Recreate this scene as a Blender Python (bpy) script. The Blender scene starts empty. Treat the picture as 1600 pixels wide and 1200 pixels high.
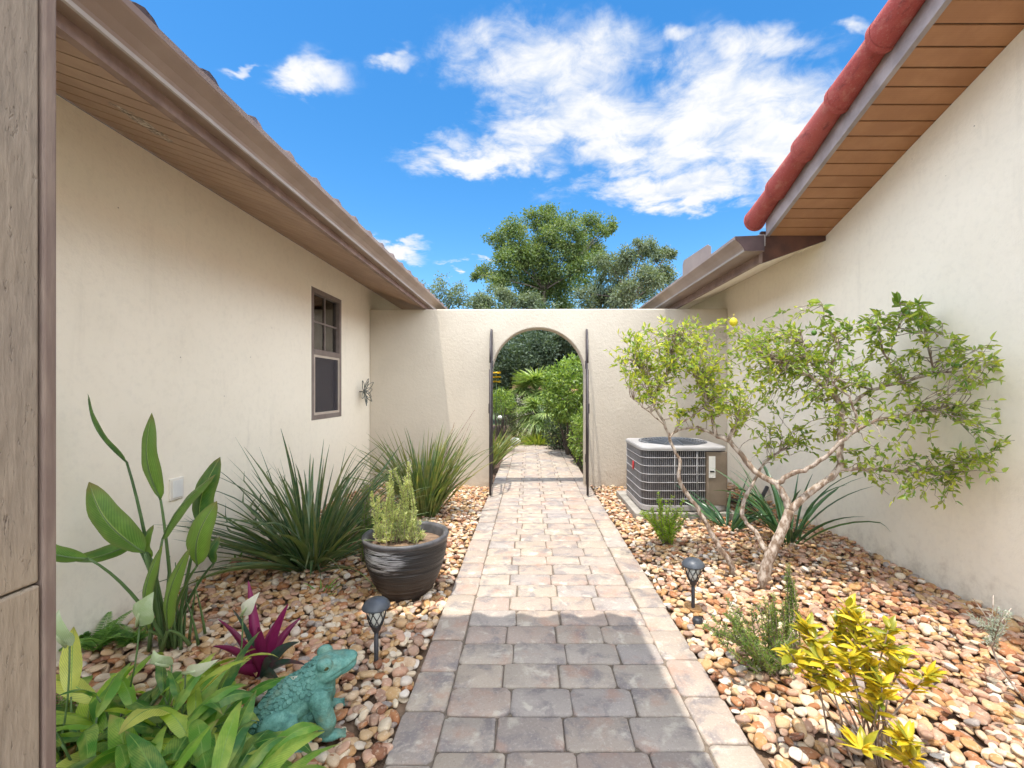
import bpy, bmesh, math, random
import numpy as np
from mathutils import Vector, Matrix, Euler

rng = np.random.default_rng(11)
random.seed(5)
R = math.radians
scene = bpy.context.scene
COL = scene.collection

# ------------------------------------------------------------------ camera
EYE = 1.2
FPX = 700.0          # focal length in photo pixels (photo 1600 wide)
VPX, VPY = 828.0, 608.0
cam_d = bpy.data.cameras.new("camera")
cam = bpy.data.objects.new("camera", cam_d)
COL.objects.link(cam)
cam.location = (0, 0, EYE)
cam.rotation_euler = (R(90), 0, 0)
cam_d.sensor_fit = 'HORIZONTAL'
cam_d.sensor_width = 36.0
cam_d.lens = FPX / 1600 * 36
cam_d.shift_x = -(VPX - 800) / 1600
cam_d.shift_y = (VPY - 600) / 1600
cam_d.clip_start = 0.05
cam_d.clip_end = 2000
scene.camera = cam

# ------------------------------------------------------------------ light
SUN_D = Vector((0.112, 0.15, -1.0)).normalized()
EXPOSURE = 1.52
SUN_E = 2.0
SKY_S = 0.15
elev = math.asin(-SUN_D.z)
azim = math.atan2(-SUN_D.x, -SUN_D.y)

sun_d = bpy.data.lights.new("sun", 'SUN')
sun_d.energy = SUN_E
sun_d.angle = R(0.53)
sun_d.color = (1.0, 0.94, 0.85)
sun = bpy.data.objects.new("sun", sun_d)
COL.objects.link(sun)
sun.location = (-2, -3, 20)
sun.rotation_euler = SUN_D.to_track_quat('-Z', 'Y').to_euler()

scene.view_settings.view_transform = 'Standard'
scene.view_settings.look = 'None'
scene.view_settings.gamma = 1
scene.view_settings.exposure = EXPOSURE
scene.view_settings.use_curve_mapping = False
try:
    scene.cycles.max_bounces = 8
    scene.cycles.transparent_max_bounces = 8
    scene.cycles.use_denoising = True
except Exception:
    pass


class NT:
    """small node tree helper"""
    def __init__(self, tree):
        self.t = tree
        self.n = tree.nodes
        self.l = tree.links

    def add(self, kind, ins=None, **props):
        nd = self.n.new(kind)
        for k, v in props.items():
            setattr(nd, k, v)
        if ins:
            for k, v in ins.items():
                self.set(nd.inputs[k], v)
        return nd

    def set(self, sock, v):
        if hasattr(v, 'is_output') or isinstance(v, bpy.types.NodeSocket):
            self.l.new(v, sock)
        elif isinstance(v, bpy.types.Node):
            self.l.new(v.outputs[0], sock)
        else:
            sock.default_value = v

    def math(self, op, a, b=None, c=None, clamp=False):
        nd = self.n.new('ShaderNodeMath')
        nd.operation = op
        nd.use_clamp = clamp
        self.set(nd.inputs[0], a)
        if b is not None:
            self.set(nd.inputs[1], b)
        if c is not None:
            self.set(nd.inputs[2], c)
        return nd.outputs[0]

    def smooth(self, v, a, b):
        nd = self.n.new('ShaderNodeMapRange')
        nd.interpolation_type = 'SMOOTHSTEP'
        self.set(nd.inputs['Value'], v)
        nd.inputs['From Min'].default_value = a
        nd.inputs['From Max'].default_value = b
        return nd.outputs[0]

    def mix(self, f, a, b, mode='MIX'):
        nd = self.n.new('ShaderNodeMix')
        nd.data_type = 'RGBA'
        nd.blend_type = mode
        self.set(nd.inputs[0], f)
        self.set(nd.inputs[6], a if not isinstance(a, tuple) else (*a[:3], 1))
        self.set(nd.inputs[7], b if not isinstance(b, tuple) else (*b[:3], 1))
        return nd.outputs[2]

    def ramp(self, f, stops, interp='LINEAR'):
        nd = self.n.new('ShaderNodeValToRGB')
        cr = nd.color_ramp
        cr.interpolation = interp
        while len(cr.elements) < len(stops):
            cr.elements.new(0.5)
        for e, (p, c) in zip(cr.elements, stops):
            e.position = p
            e.color = (*c, 1)
        self.set(nd.inputs[0], f)
        return nd.outputs[0]

    def noise(self, scale, detail=3, rough=0.55, vec=None, dist=0.0):
        nd = self.n.new('ShaderNodeTexNoise')
        nd.inputs['Scale'].default_value = scale
        nd.inputs['Detail'].default_value = detail
        nd.inputs['Roughness'].default_value = rough
        nd.inputs['Distortion'].default_value = dist
        if vec is not None:
            self.l.new(vec, nd.inputs['Vector'])
        return nd.outputs[0]


# ------------------------------------------------------------------ sky
world = bpy.data.worlds.new("World")
scene.world = world
world.use_nodes = True
w = NT(world.node_tree)
w.n.clear()
sky = w.add('ShaderNodeTexSky', sky_type='NISHITA')
sky.sun_disc = False
sky.sun_elevation = elev
sky.sun_rotation = azim
sky.altitude = 0
sky.air_density = 1.0
sky.dust_density = 0.4
sky.ozone_density = 2.2
tc = w.add('ShaderNodeTexCoord')
sep = w.add('ShaderNodeSeparateXYZ', {0: tc.outputs['Generated']})
yy = w.math('MAXIMUM', sep.outputs[1], 0.06)
U = w.math('DIVIDE', sep.outputs[0], yy)
V = w.math('DIVIDE', sep.outputs[2], yy)
# deepen the blue with height
hs = w.add('ShaderNodeHueSaturation', {'Hue': 0.497, 'Saturation': 1.36, 'Value': 0.57, 'Color': sky.outputs[0]})
# cloud layer: noise on a flat layer above the ground
zz = w.math('MAXIMUM', sep.outputs[2], 0.02)
zc = w.math('ADD', zz, 0.12)
px_ = w.math('DIVIDE', sep.outputs[0], zc)
py_ = w.math('DIVIDE', sep.outputs[1], zc)
cv = w.add('ShaderNodeCombineXYZ', {0: px_, 1: py_, 2: 0.37})
n1 = w.noise(2.4, 10, 0.62, cv.outputs[0], 0.5)
n2 = w.noise(9.0, 8, 0.65, cv.outputs[0], 0.6)
blobs = [(850, 105, 125, 85, 1.0), (905, 190, 165, 60, 1.0), (770, 250, 120, 26, .9), (1150, 165, 140, 75, 1.0),
         (1050, 296, 150, 26, 1.0), (1190, 70, 130, 30, .74), (497, 122, 52, 30, .86), (618, 386, 42, 16, .95),
         (1330, 42, 38, 14, .74), (1250, 215, 120, 95, 1.05), (1090, 200, 120, 60, .9), (930, 75, 95, 48, .9), (740, 405, 34, 9, .78),
         (1080, 110, 65, 65, .7), (380, 110, 30, 7, .68), (620, 95, 36, 16, .66), (1010, 240, 130, 42, .85),
         (1060, 50, 34, 16, .72), (700, 215, 60, 20, .6)]
wr = w.noise(5.5, 4, 0.6, cv.outputs[0], 0.3)
U = w.math('ADD', U, w.math('MULTIPLY', w.math('SUBTRACT', n1, 0.5), 0.20))
V = w.math('ADD', V, w.math('MULTIPLY', w.math('SUBTRACT', wr, 0.5), 0.16))
mask = None
for (bx, by, rx, ry, amp) in blobs:
    du = w.math('MULTIPLY', w.math('SUBTRACT', U, (bx - VPX) / FPX), FPX / rx)
    dv = w.math('MULTIPLY', w.math('SUBTRACT', V, (VPY - by) / FPX), FPX / ry)
    d2 = w.math('ADD', w.math('MULTIPLY', du, du), w.math('MULTIPLY', dv, dv))
    g = w.math('MULTIPLY', w.math('POWER', 2.718, w.math('MULTIPLY', d2, -0.7)), amp)
    mask = g if mask is None else w.math('MAXIMUM', mask, g)
front = w.smooth(sep.outputs[1], 0.05, 0.25)
mask = w.math('MULTIPLY', mask, front)
# unseen broken cloud added as fill light, behind and above the viewer
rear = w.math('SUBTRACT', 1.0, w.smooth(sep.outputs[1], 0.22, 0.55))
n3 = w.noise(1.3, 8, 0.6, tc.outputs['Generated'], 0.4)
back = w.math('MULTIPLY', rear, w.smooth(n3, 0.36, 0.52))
dens = w.math('ADD', w.math('MULTIPLY', mask, 0.95), w.math('MULTIPLY', w.math('SUBTRACT', n1, 0.5), 1.8))
dens = w.math('ADD', dens, w.math('MULTIPLY', w.math('SUBTRACT', n2, 0.5), 0.7))
dens = w.math('MULTIPLY', w.smooth(dens, 0.20, 0.95), w.smooth(mask, 0.06, 0.42))
cshade = w.mix(w.smooth(w.math('ADD', w.math('MULTIPLY', n2, 0.5), w.math('MULTIPLY', wr, 0.5)), 0.36, 0.56), (0.72, 0.80, 0.94), (1.0, 1.0, 1.0))
CLOUD = 2.42
CLOUD_FILL = 11.0  # brightness of the added fill cloud, out of view
ccol = w.mix(1.0, cshade, (CLOUD, CLOUD, CLOUD), 'MULTIPLY')
skyc = w.mix(dens, hs.outputs[0], ccol)
skyc = w.mix(back, skyc, (CLOUD_FILL * 0.93, CLOUD_FILL, CLOUD_FILL * 1.10))
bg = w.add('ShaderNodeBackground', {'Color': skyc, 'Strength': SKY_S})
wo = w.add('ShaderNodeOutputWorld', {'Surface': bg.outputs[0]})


# ------------------------------------------------------------------ helpers
def P(px, py, Y):
    return np.array([(px - VPX) * Y / FPX, Y, EYE - (py - VPY) * Y / FPX])


def unit(v):
    v = np.asarray(v, float)
    return v / (np.linalg.norm(v, axis=-1, keepdims=True) + 1e-12)


class MB:
    def __init__(self):
        self.V, self.F, self.A, self.n = [], [], [], 0

    def add(self, V, F, rnd=0.5, mid=0.5, tt=0.5, smooth=True):
        """V (n,3); F list of int arrays (m,k)"""
        V = np.asarray(V, float).reshape(-1, 3)
        n = len(V)
        A = np.empty((n, 3))
        A[:, 0] = rnd
        A[:, 1] = mid
        A[:, 2] = tt
        self.V.append(V)
        self.A.append(A)
        for f in (F if isinstance(F, list) else [F]):
            f = np.asarray(f, int)
            if f.ndim == 1:
                f = f[None]
            self.F.append((f + self.n, smooth))
        self.n += n

    def box(self, x0, x1, y0, y1, z0, z1, rnd=0.5):
        V = [(x, y, z) for x in (x0, x1) for y in (y0, y1) for z in (z0, z1)]
        F = [(0, 1, 3, 2), (4, 6, 7, 5), (0, 4, 5, 1), (2, 3, 7, 6), (0, 2, 6, 4), (1, 5, 7, 3)]
        self.add(V, np.array(F), rnd, smooth=False)

    def prism(self, poly, axis, a, b, rnd=0.5, smooth=False, cap=True):
        """poly: list of 2D points; extruded along axis from a to b"""
        poly = np.asarray(poly, float)
        n = len(poly)
        def lift(c):
            o = np.zeros((n, 3))
            idx = [i for i in range(3) if i != axis]
            o[:, idx[0]] = poly[:, 0]
            o[:, idx[1]] = poly[:, 1]
            o[:, axis] = c
            return o
        V = np.vstack([lift(a), lift(b)])
        i = np.arange(n)
        j = (i + 1) % n
        F = [np.stack([i, j, j + n, i + n], 1)]
        if cap:
            F += [np.arange(n)[::-1][None], (np.arange(n) + n)[None]]
        self.add(V, F, rnd, smooth=smooth)

    def strip(self, prof, axis, a, b, rnd=0.5, smooth=False):
        """open profile extruded"""
        prof = np.asarray(prof, float)
        n = len(prof)
        idx = [i for i in range(3) if i != axis]
        V = np.zeros((2 * n, 3))
        for k, c in enumerate((a, b)):
            V[k * n:(k + 1) * n, idx[0]] = prof[:, 0]
            V[k * n:(k + 1) * n, idx[1]] = prof[:, 1]
            V[k * n:(k + 1) * n, axis] = c
        i = np.arange(n - 1)
        self.add(V, np.stack([i, i + 1, i + 1 + n, i + n], 1), rnd, smooth=smooth)

    def tube(self, pts, rad, n=7, rnd=0.5, cap=True):
        pts = np.asarray(pts, float)
        m = len(pts)
        rad = np.broadcast_to(np.asarray(rad, float), (m,))
        tan = unit(np.gradient(pts, axis=0))
        ref = np.array([0, 0, 1.0]) if abs(tan[0][2]) < 0.9 else np.array([1.0, 0, 0])
        s = unit(np.cross(tan[0], ref))
        V = []
        ang = np.linspace(0, 2 * np.pi, n, endpoint=False)
        for k in range(m):
            s = unit(s - tan[k] * np.dot(s, tan[k]))
            u = np.cross(tan[k], s)
            V.append(pts[k] + rad[k] * (np.cos(ang)[:, None] * s + np.sin(ang)[:, None] * u))
        V = np.vstack(V)
        i = np.arange(n)
        j = (i + 1) % n
        F = [np.vstack([np.stack([k * n + i, k * n + j, (k + 1) * n + j, (k + 1) * n + i], 1) for k in range(m - 1)])]
        if cap:
            F += [np.arange(n)[::-1][None], ((m - 1) * n + np.arange(n))[None]]
        tt = np.repeat(np.linspace(0, 1, m), n)
        self.add(V, F, rnd, 0.5, tt)

    def lathe(self, prof, n=32, c=(0, 0, 0), rnd=0.5):
        prof = np.asarray(prof, float)
        m = len(prof)
        ang = np.linspace(0, 2 * np.pi, n, endpoint=False)
        V = np.zeros((m, n, 3))
        V[:, :, 0] = prof[:, 0:1] * np.cos(ang) + c[0]
        V[:, :, 1] = prof[:, 0:1] * np.sin(ang) + c[1]
        V[:, :, 2] = prof[:, 1:2] + c[2]
        i = np.arange(n)
        j = (i + 1) % n
        F = np.vstack([np.stack([k * n + i, k * n + j, (k + 1) * n + j, (k + 1) * n + i], 1) for k in range(m - 1)])
        self.add(V.reshape(-1, 3), F, rnd)

    def ribbon(self, pts, hw, side, fold=0.2, rnd=0.5, cross=(-1, -.5, 0, .5, 1), curl=0.0, ruffle=0.0):
        pts = np.asarray(pts, float)
        m = len(pts)
        hw = np.broadcast_to(np.asarray(hw, float), (m,))
        tan = unit(np.gradient(pts, axis=0))
        side = np.broadcast_to(np.asarray(side, float), (m, 3))
        side = unit(side - tan * np.sum(side * tan, 1, keepdims=True))
        nrm = np.cross(side, tan)
        cr = np.asarray(cross, float)
        k = len(cr)
        prof = fold * np.abs(cr) - curl * cr ** 2
        V = pts[:, None] + side[:, None] * (cr[None, :, None] * hw[:, None, None]) + nrm[:, None] * (prof[None, :, None] * hw[:, None, None])
        if ruffle:
            ph = rng.uniform(0, 6.28, 2)
            t = np.linspace(0, 1, m)
            wv = np.where(cr[None] > 0, np.sin(t[:, None] * 17 + ph[0]), np.sin(t[:, None] * 15 + ph[1])) * np.abs(cr[None]) ** 2
            V = V + nrm[:, None] * (wv * hw[:, None] * ruffle)[..., None]
        i = np.arange(m - 1)
        F = np.vstack([np.stack([i * k + c, i * k + c + 1, (i + 1) * k + c + 1, (i + 1) * k + c], 1) for c in range(k - 1)])
        tt = np.repeat(np.linspace(0, 1, m), k)
        mid = np.tile(cr * 0.5 + 0.5, m)
        self.add(V.reshape(-1, 3), F, rnd, mid, tt)

    def leaves(self, pos, d, nh, L, W, rnd, fold=0.22, bend=0.12):
        """many small folded leaves"""
        pos = np.asarray(pos, float)
        N = len(pos)
        d = unit(d)
        s = unit(np.cross(d, nh))
        u = np.cross(s, d)
        L = np.broadcast_to(np.asarray(L, float), (N,))[:, None, None]
        W = np.broadcast_to(np.asarray(W, float), (N,))[:, None, None]
        T = np.array([(0, 0, 0), (.3, .46, 1), (.68, .34, .8), (1, 0, 0), (.68, -.34, .8), (.3, -.46, 1)])
        a = T[:, 0][None, :, None]
        b = T[:, 1][None, :, None]
        c = T[:, 2][None, :, None]
        V = pos[:, None] + d[:, None] * a * L + s[:, None] * b * W + u[:, None] * (c * fold * W - bend * a * a * L)
        base = np.arange(N)[:, None] * 6
        F = [base + np.array([[0, 1, 2, 3]]), base + np.array([[0, 3, 4, 5]])]
        rr = np.repeat(np.broadcast_to(np.asarray(rnd, float), (N,)), 6)
        mid = np.tile(np.array([.5, 1, 1, .5, 0, 0]), N)
        tt = np.tile(T[:, 0], N)
        self.add(V.reshape(-1, 3), F, rr, mid, tt, smooth=False)

    def quads(self, pos, d, nh, L, W, rnd):
        pos = np.asarray(pos, float)
        N = len(pos)
        d = unit(d)
        s = unit(np.cross(d, nh))
        L = np.broadcast_to(np.asarray(L, float), (N,))[:, None]
        W = np.broadcast_to(np.asarray(W, float), (N,))[:, None]
        u = np.cross(s, d)
        V = np.stack([pos, pos + d * L * .45 + s * W * .5 + u * W * .15, pos + d * L, pos + d * L * .45 - s * W * .5 + u * W * .15], 1)
        F = np.arange(4 * N).reshape(N, 4)
        self.add(V.reshape(-1, 3), F, np.repeat(np.broadcast_to(rnd, (N,)), 4), smooth=False)

    def build(self, name, mat, parent=None):
        me = bpy.data.meshes.new(name)
        V = np.vstack(self.V)
        A = np.vstack(self.A)
        me.vertices.add(len(V))
        me.vertices.foreach_set('co', V.astype(np.float32).ravel())
        loops = np.concatenate([f.ravel() for f, _ in self.F])
        sizes = np.concatenate([np.full(len(f), f.shape[1]) for f, _ in self.F])
        smooth = np.concatenate([np.full(len(f), s) for f, s in self.F])
        starts = np.concatenate([[0], np.cumsum(sizes)[:-1]])
        me.loops.add(len(loops))
        me.loops.foreach_set('vertex_index', loops.astype(np.int32))
        me.polygons.add(len(sizes))
        me.polygons.foreach_set('loop_start', starts.astype(np.int32))
        me.polygons.foreach_set('loop_total', sizes.astype(np.int32))
        me.polygons.foreach_set('use_smooth', smooth)
        for i, nm in enumerate(('rnd', 'mid', 'tt')):
            at = me.attributes.new(nm, 'FLOAT', 'POINT')
            at.data.foreach_set('value', A[:, i].astype(np.float32))
        me.update(calc_edges=True)
        me.validate()
        me.materials.append(mat)
        o = bpy.data.objects.new(name, me)
        COL.objects.link(o)
        if parent is not None:
            o.parent = parent
            o.matrix_parent_inverse = Matrix.Translation(parent.location).inverted() if parent.rotation_euler == Euler((0, 0, 0)) else parent.matrix_basis.inverted()
        return o


def tag(o, label=None, cat=None, group=None, kind=None):
    if label:
        o['label'] = label
    if cat:
        o['category'] = cat
    if group:
        o['group'] = group
    if kind:
        o['kind'] = kind
    return o


def thing(name, label, cat, loc=(0, 0, 0), group=None):
    o = bpy.data.objects.new(name, None)
    o.empty_display_size = 0.1
    COL.objects.link(o)
    o.location = loc
    return tag(o, label, cat, group)


def copy_tree(o, parent=None):
    c = o.copy()
    COL.objects.link(c)
    if parent is not None:
        c.parent = parent
        c.matrix_parent_inverse = o.matrix_parent_inverse.copy()
    for ch in list(o.children):
        copy_tree(ch, c)
    return c


def bevel(o, wd=0.006, seg=2, ang=40):
    m = o.modifiers.new('bevel', 'BEVEL')
    m.width = wd
    m.segments = seg
    m.limit_method = 'ANGLE'
    m.angle_limit = R(ang)
    return o


# ------------------------------------------------------------------ materials
def new_mat(name):
    m = bpy.data.materials.new(name)
    m.use_nodes = True
    t = NT(m.node_tree)
    t.n.clear()
    out = t.add('ShaderNodeOutputMaterial')
    return m, t, out


def principled(t, out, col, rough=0.6, bump=None, bump_s=0.3, bump_d=0.01, spec=0.4, metal=0.0, **kw):
    b = t.add('ShaderNodeBsdfPrincipled')
    t.set(b.inputs['Base Color'], (*col[:3], 1) if isinstance(col, tuple) else col)
    t.set(b.inputs['Roughness'], rough)
    b.inputs['Specular IOR Level'].default_value = spec
    b.inputs['Metallic'].default_value = metal
    for k, v in kw.items():
        t.set(b.inputs[k.replace('_', ' ')], v)
    if bump is not None:
        bp = t.add('ShaderNodeBump', {'Height': bump, 'Strength': bump_s, 'Distance': bump_d})
        t.l.new(bp.outputs[0], b.inputs['Normal'])
    t.l.new(b.outputs[0], out.inputs[0])
    return b


def objco(t, scale=None):
    tcn = t.add('ShaderNodeTexCoord')
    v = tcn.outputs['Object']
    if scale:
        mp = t.add('ShaderNodeMapping', {'Vector': v})
        mp.inputs['Scale'].default_value = scale
        v = mp.outputs[0]
    return v


def attr(t, nm):
    return t.add('ShaderNodeAttribute', attribute_name=nm).outputs['Fac']


def m_stucco(name, a, b, bs=0.35):
    m, t, out = new_mat(name)
    v = objco(t)
    n = t.noise(1.3, 4, 0.6, v)
    c = t.mix(t.smooth(n, 0.35, 0.7), a, b)
    st = t.noise(5.0, 6, 0.7, objco(t, (1, 1, 0.35)))
    c = t.mix(t.math('MULTIPLY', t.smooth(st, 0.58, 0.8), 0.25), c, (0.50, 0.44, 0.36))
    fine = t.noise(110, 4, 0.6, v)
    mid = t.noise(28, 4, 0.6, v)
    c = t.mix(t.math('MULTIPLY', t.smooth(mid, 0.45, 0.75), 0.10), c, (0.45, 0.40, 0.34))
    sp = t.add('ShaderNodeSeparateXYZ', {0: v})
    # rain streaks, splashed dirt along the base, specks
    run = t.noise(3.2, 5, 0.65, objco(t, (1, 2.6, 0.30)))
    c = t.mix(t.math('MULTIPLY', t.smooth(run, 0.56, 0.80), 0.16), c, (0.40, 0.34, 0.27))
    splash = t.math('SUBTRACT', t.noise(9, 5, 0.7, v), t.math('MULTIPLY', t.math('ABSOLUTE', sp.outputs[2]), 1.1))
    c = t.mix(t.math('MULTIPLY', t.smooth(splash, 0.28, 0.62), 0.38), c, (0.34, 0.25, 0.17))
    spk = t.add('ShaderNodeTexVoronoi', {'Vector': v, 'Scale': 11.0})
    dots = t.math('MULTIPLY', t.math('SUBTRACT', 1.0, t.smooth(spk.outputs['Distance'], 0.03, 0.06)), t.smooth(t.noise(4, 2, .5, v), .55, .62))
    c = t.mix(t.math('MULTIPLY', dots, 0.7), c, (0.16, 0.12, 0.09))
    h = t.math('ADD', t.math('MULTIPLY', fine, 0.5), mid)
    principled(t, out, c, 0.9, h, bs, 0.008, 0.2)
    return m


def m_noise(name, a, b, scale=8, rough=0.6, bump=0.2, bscale=60, stretch=None, spec=0.4, metal=0, detail=4, lo=.35, hi=.68):
    m, t, out = new_mat(name)
    v = objco(t, stretch)
    n = t.noise(scale, detail, 0.6, v)
    c = t.mix(t.smooth(n, lo, hi), a, b)
    h = t.noise(bscale, 4, 0.6, v)
    rr = t.math('ADD', t.math('MULTIPLY', n, 0.25), rough - 0.12)
    principled(t, out, c, rr, h, bump, 0.006, spec, metal)
    return m


def m_leaf(name, stops, trans=0.35, rough=0.45, vein=None, veinw=0.05, stripe=0.0, tip=None, edge=None, spec=0.45, tcol=None):
    m, t, out = new_mat(name)
    r = attr(t, 'rnd')
    c = t.ramp(r, stops)
    n = t.noise(14, 3, 0.6, objco(t))
    c = t.mix(t.math('MULTIPLY', t.smooth(n, 0.4, 0.7), 0.35), c, tuple(min(1, x * 1.35 + .01) for x in stops[-1][1]))
    mid = attr(t, 'mid')
    tt = attr(t, 'tt')
    dm = t.math('ABSOLUTE', t.math('SUBTRACT', mid, 0.5))
    bump = None
    if stripe:
        ph = t.math('ADD', t.math('MULTIPLY', tt, 120.0), t.math('MULTIPLY', dm, -75.0))
        s = t.math('SINE', ph)
        c = t.mix(t.math('MULTIPLY', t.smooth(s, 0.2, 1.0), stripe), c, tuple(x * 0.55 for x in stops[0][1]))
        bump = s
    if edge:
        c = t.mix(t.math('MULTIPLY', t.smooth(dm, 0.25, 0.5), 0.7), c, edge)
    if vein:
        c = t.mix(t.math('SUBTRACT', 1.0, t.smooth(dm, veinw * .4, veinw)), c, vein)
    if tip:
        c = t.mix(t.math('MULTIPLY', t.smooth(t.math('ADD', tt, t.math('MULTIPLY', n, .3)), 0.95, 1.25), 0.9), c, tip)
    b = t.add('ShaderNodeBsdfPrincipled', {'Base Color': c, 'Roughness': rough})
    b.inputs['Specular IOR Level'].default_value = spec
    if bump is not None:
        bp = t.add('ShaderNodeBump', {'Height': bump, 'Strength': 0.25, 'Distance': 0.003})
        t.l.new(bp.outputs[0], b.inputs['Normal'])
    tr = t.add('ShaderNodeBsdfTranslucent', {'Color': t.mix(1.0, c, tcol or (1.5, 1.5, 0.6), 'MULTIPLY')})
    mx = t.add('ShaderNodeMixShader', {0: trans, 1: b.outputs[0], 2: tr.outputs[0]})
    t.l.new(mx.outputs[0], out.inputs[0])
    return m


M = {}
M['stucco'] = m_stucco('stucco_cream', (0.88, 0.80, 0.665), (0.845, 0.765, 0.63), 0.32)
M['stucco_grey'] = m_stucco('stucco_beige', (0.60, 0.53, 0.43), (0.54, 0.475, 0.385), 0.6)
M['fascia'] = m_noise('brown_fascia_paint', (0.20, 0.13, 0.105), (0.29, 0.20, 0.165), 9, 0.6, 0.15)
M['gutter'] = m_noise('gutter_paint', (0.27, 0.195, 0.155), (0.34, 0.255, 0.205), 3, 0.42, 0.05)
M['gutter_lip'] = m_noise('gutter_lip', (0.40, 0.36, 0.34), (0.48, 0.44, 0.42), 5, 0.4, 0.05)
M['endshade'] = m_noise('gutter_end_shade', (0.055, 0.032, 0.034), (0.085, 0.05, 0.05), 6, 0.5, 0.1)  # shade inside the open gutter end, put into the colour
M['verge'] = m_noise('weathered_verge_board', (0.27, 0.23, 0.23), (0.38, 0.325, 0.32), 6, 0.7, 0.25, stretch=(1, 1, 1))
M['redtile'] = m_noise('red_clay_tile', (0.26, 0.045, 0.042), (0.40, 0.11, 0.09), 9, 0.55, 0.25, detail=6)


def m_tile():
    m, t, out = new_mat('weathered_verge_tile')
    r = attr(t, 'rnd')
    v = objco(t)
    c = t.ramp(r, [(0, (0.33, 0.06, 0.055)), (.5, (0.42, 0.105, 0.09)), (1, (0.29, 0.055, 0.06))])
    n = t.noise(11, 6, 0.7, v, .4)
    c = t.mix(t.math('MULTIPLY', t.smooth(n, .48, .72), .6), c, (0.50, 0.22, 0.17))
    n2 = t.noise(16, 6, 0.7, objco(t, (1, .35, 1)))
    c = t.mix(t.math('MULTIPLY', t.smooth(n2, .54, .72), .7), c, (0.12, 0.035, 0.04))
    n3 = t.noise(120, 3, 0.6, v)
    c = t.mix(t.math('MULTIPLY', t.smooth(n3, .55, .75), .35), c, (0.52, 0.30, 0.26))
    principled(t, out, c, 0.85, t.math('ADD', n3, n2), 0.5, 0.006, 0.2)
    return m


M['vergetile'] = m_tile()
M['darktile'] = m_noise('dark_roof_tile', (0.10, 0.075, 0.075), (0.17, 0.12, 0.11), 7, 0.7, 0.3)
M['darkbrown'] = m_noise('dark_brown_board', (0.05, 0.017, 0.010), (0.095, 0.034, 0.018), 6, 0.45, 0.15)


def m_soffit(name, a, b, peel=False):
    m, t, out = new_mat(name)
    v = objco(t)
    n = t.noise(5, 4, 0.6, v)
    c = t.mix(t.smooth(n, 0.35, 0.7), a, b)
    mp = t.add('ShaderNodeMapping', {'Vector': v})
    mp.inputs['Scale'].default_value = (55, 55, 55)
    vor = t.add('ShaderNodeTexVoronoi', {'Vector': mp.outputs[0], 'Randomness': 0.0})
    c = t.mix(t.math('MULTIPLY', t.math('SUBTRACT', 1.0, t.smooth(vor.outputs['Distance'], 0.14, 0.26)), 0.45), c, tuple(x * .4 for x in a))
    if peel:
        sp = t.add('ShaderNodeSeparateXYZ', {0: v})
        a = t.math('MULTIPLY', t.math('ADD', sp.outputs[0], 1.60), 16.0)
        b = t.math('MULTIPLY', t.math('ADD', sp.outputs[1], -1.86), 5.5)
        d2 = t.math('ADD', t.math('MULTIPLY', a, a), t.math('MULTIPLY', b, b))
        pn = t.noise(30, 5, 0.7, v)
        msk = t.smooth(t.math('SUBTRACT', pn, t.math('MULTIPLY', d2, 0.28)), 0.34, 0.40)
        c = t.mix(msk, c, t.mix(t.smooth(t.noise(60, 3, .6, v), .4, .6), (0.55, 0.48, 0.40), (0.16, 0.12, 0.10)))
    principled(t, out, c, 0.55, None)
    return m


M['soffit'] = m_soffit('soffit_right', (0.36, 0.165, 0.075), (0.43, 0.21, 0.10))
M['soffit_l'] = m_soffit('soffit_left', (0.33, 0.215, 0.15), (0.40, 0.27, 0.19), True)
M['groove'] = m_noise('soffit_groove', (0.10, 0.05, 0.03), (0.13, 0.07, 0.04), 6, 0.8)


def m_post():
    m, t, out = new_mat('rough_sawn_wood')
    v = objco(t, (14, 14, 2.6))
    n = t.noise(6, 6, 0.65, v)
    n2 = t.noise(1.5, 3, 0.5, objco(t))
    c = t.mix(t.smooth(n, 0.3, 0.7), (0.22, 0.18, 0.145), (0.31, 0.255, 0.205))
    c = t.mix(t.smooth(n2, 0.4, 0.7), c, t.mix(0.5, c, (0.40, 0.31, 0.20)))
    pit = t.noise(26, 3, 0.7, objco(t, (5, 5, 1.6)))
    c = t.mix(t.smooth(pit, 0.68, 0.77), c, (0.10, 0.075, 0.06))
    h = t.math('SUBTRACT', n, t.math('MULTIPLY', t.smooth(pit, 0.6, 0.72), 0.8))
    principled(t, out, c, 0.85, h, 0.6, 0.006, 0.2)
    return m


M['post'] = m_post()
M['post_trim'] = m_noise('post_trim_paint', (0.17, 0.12, 0.10), (0.24, 0.18, 0.145), 8, 0.7, 0.2, stretch=(8, 8, 1))


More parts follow.
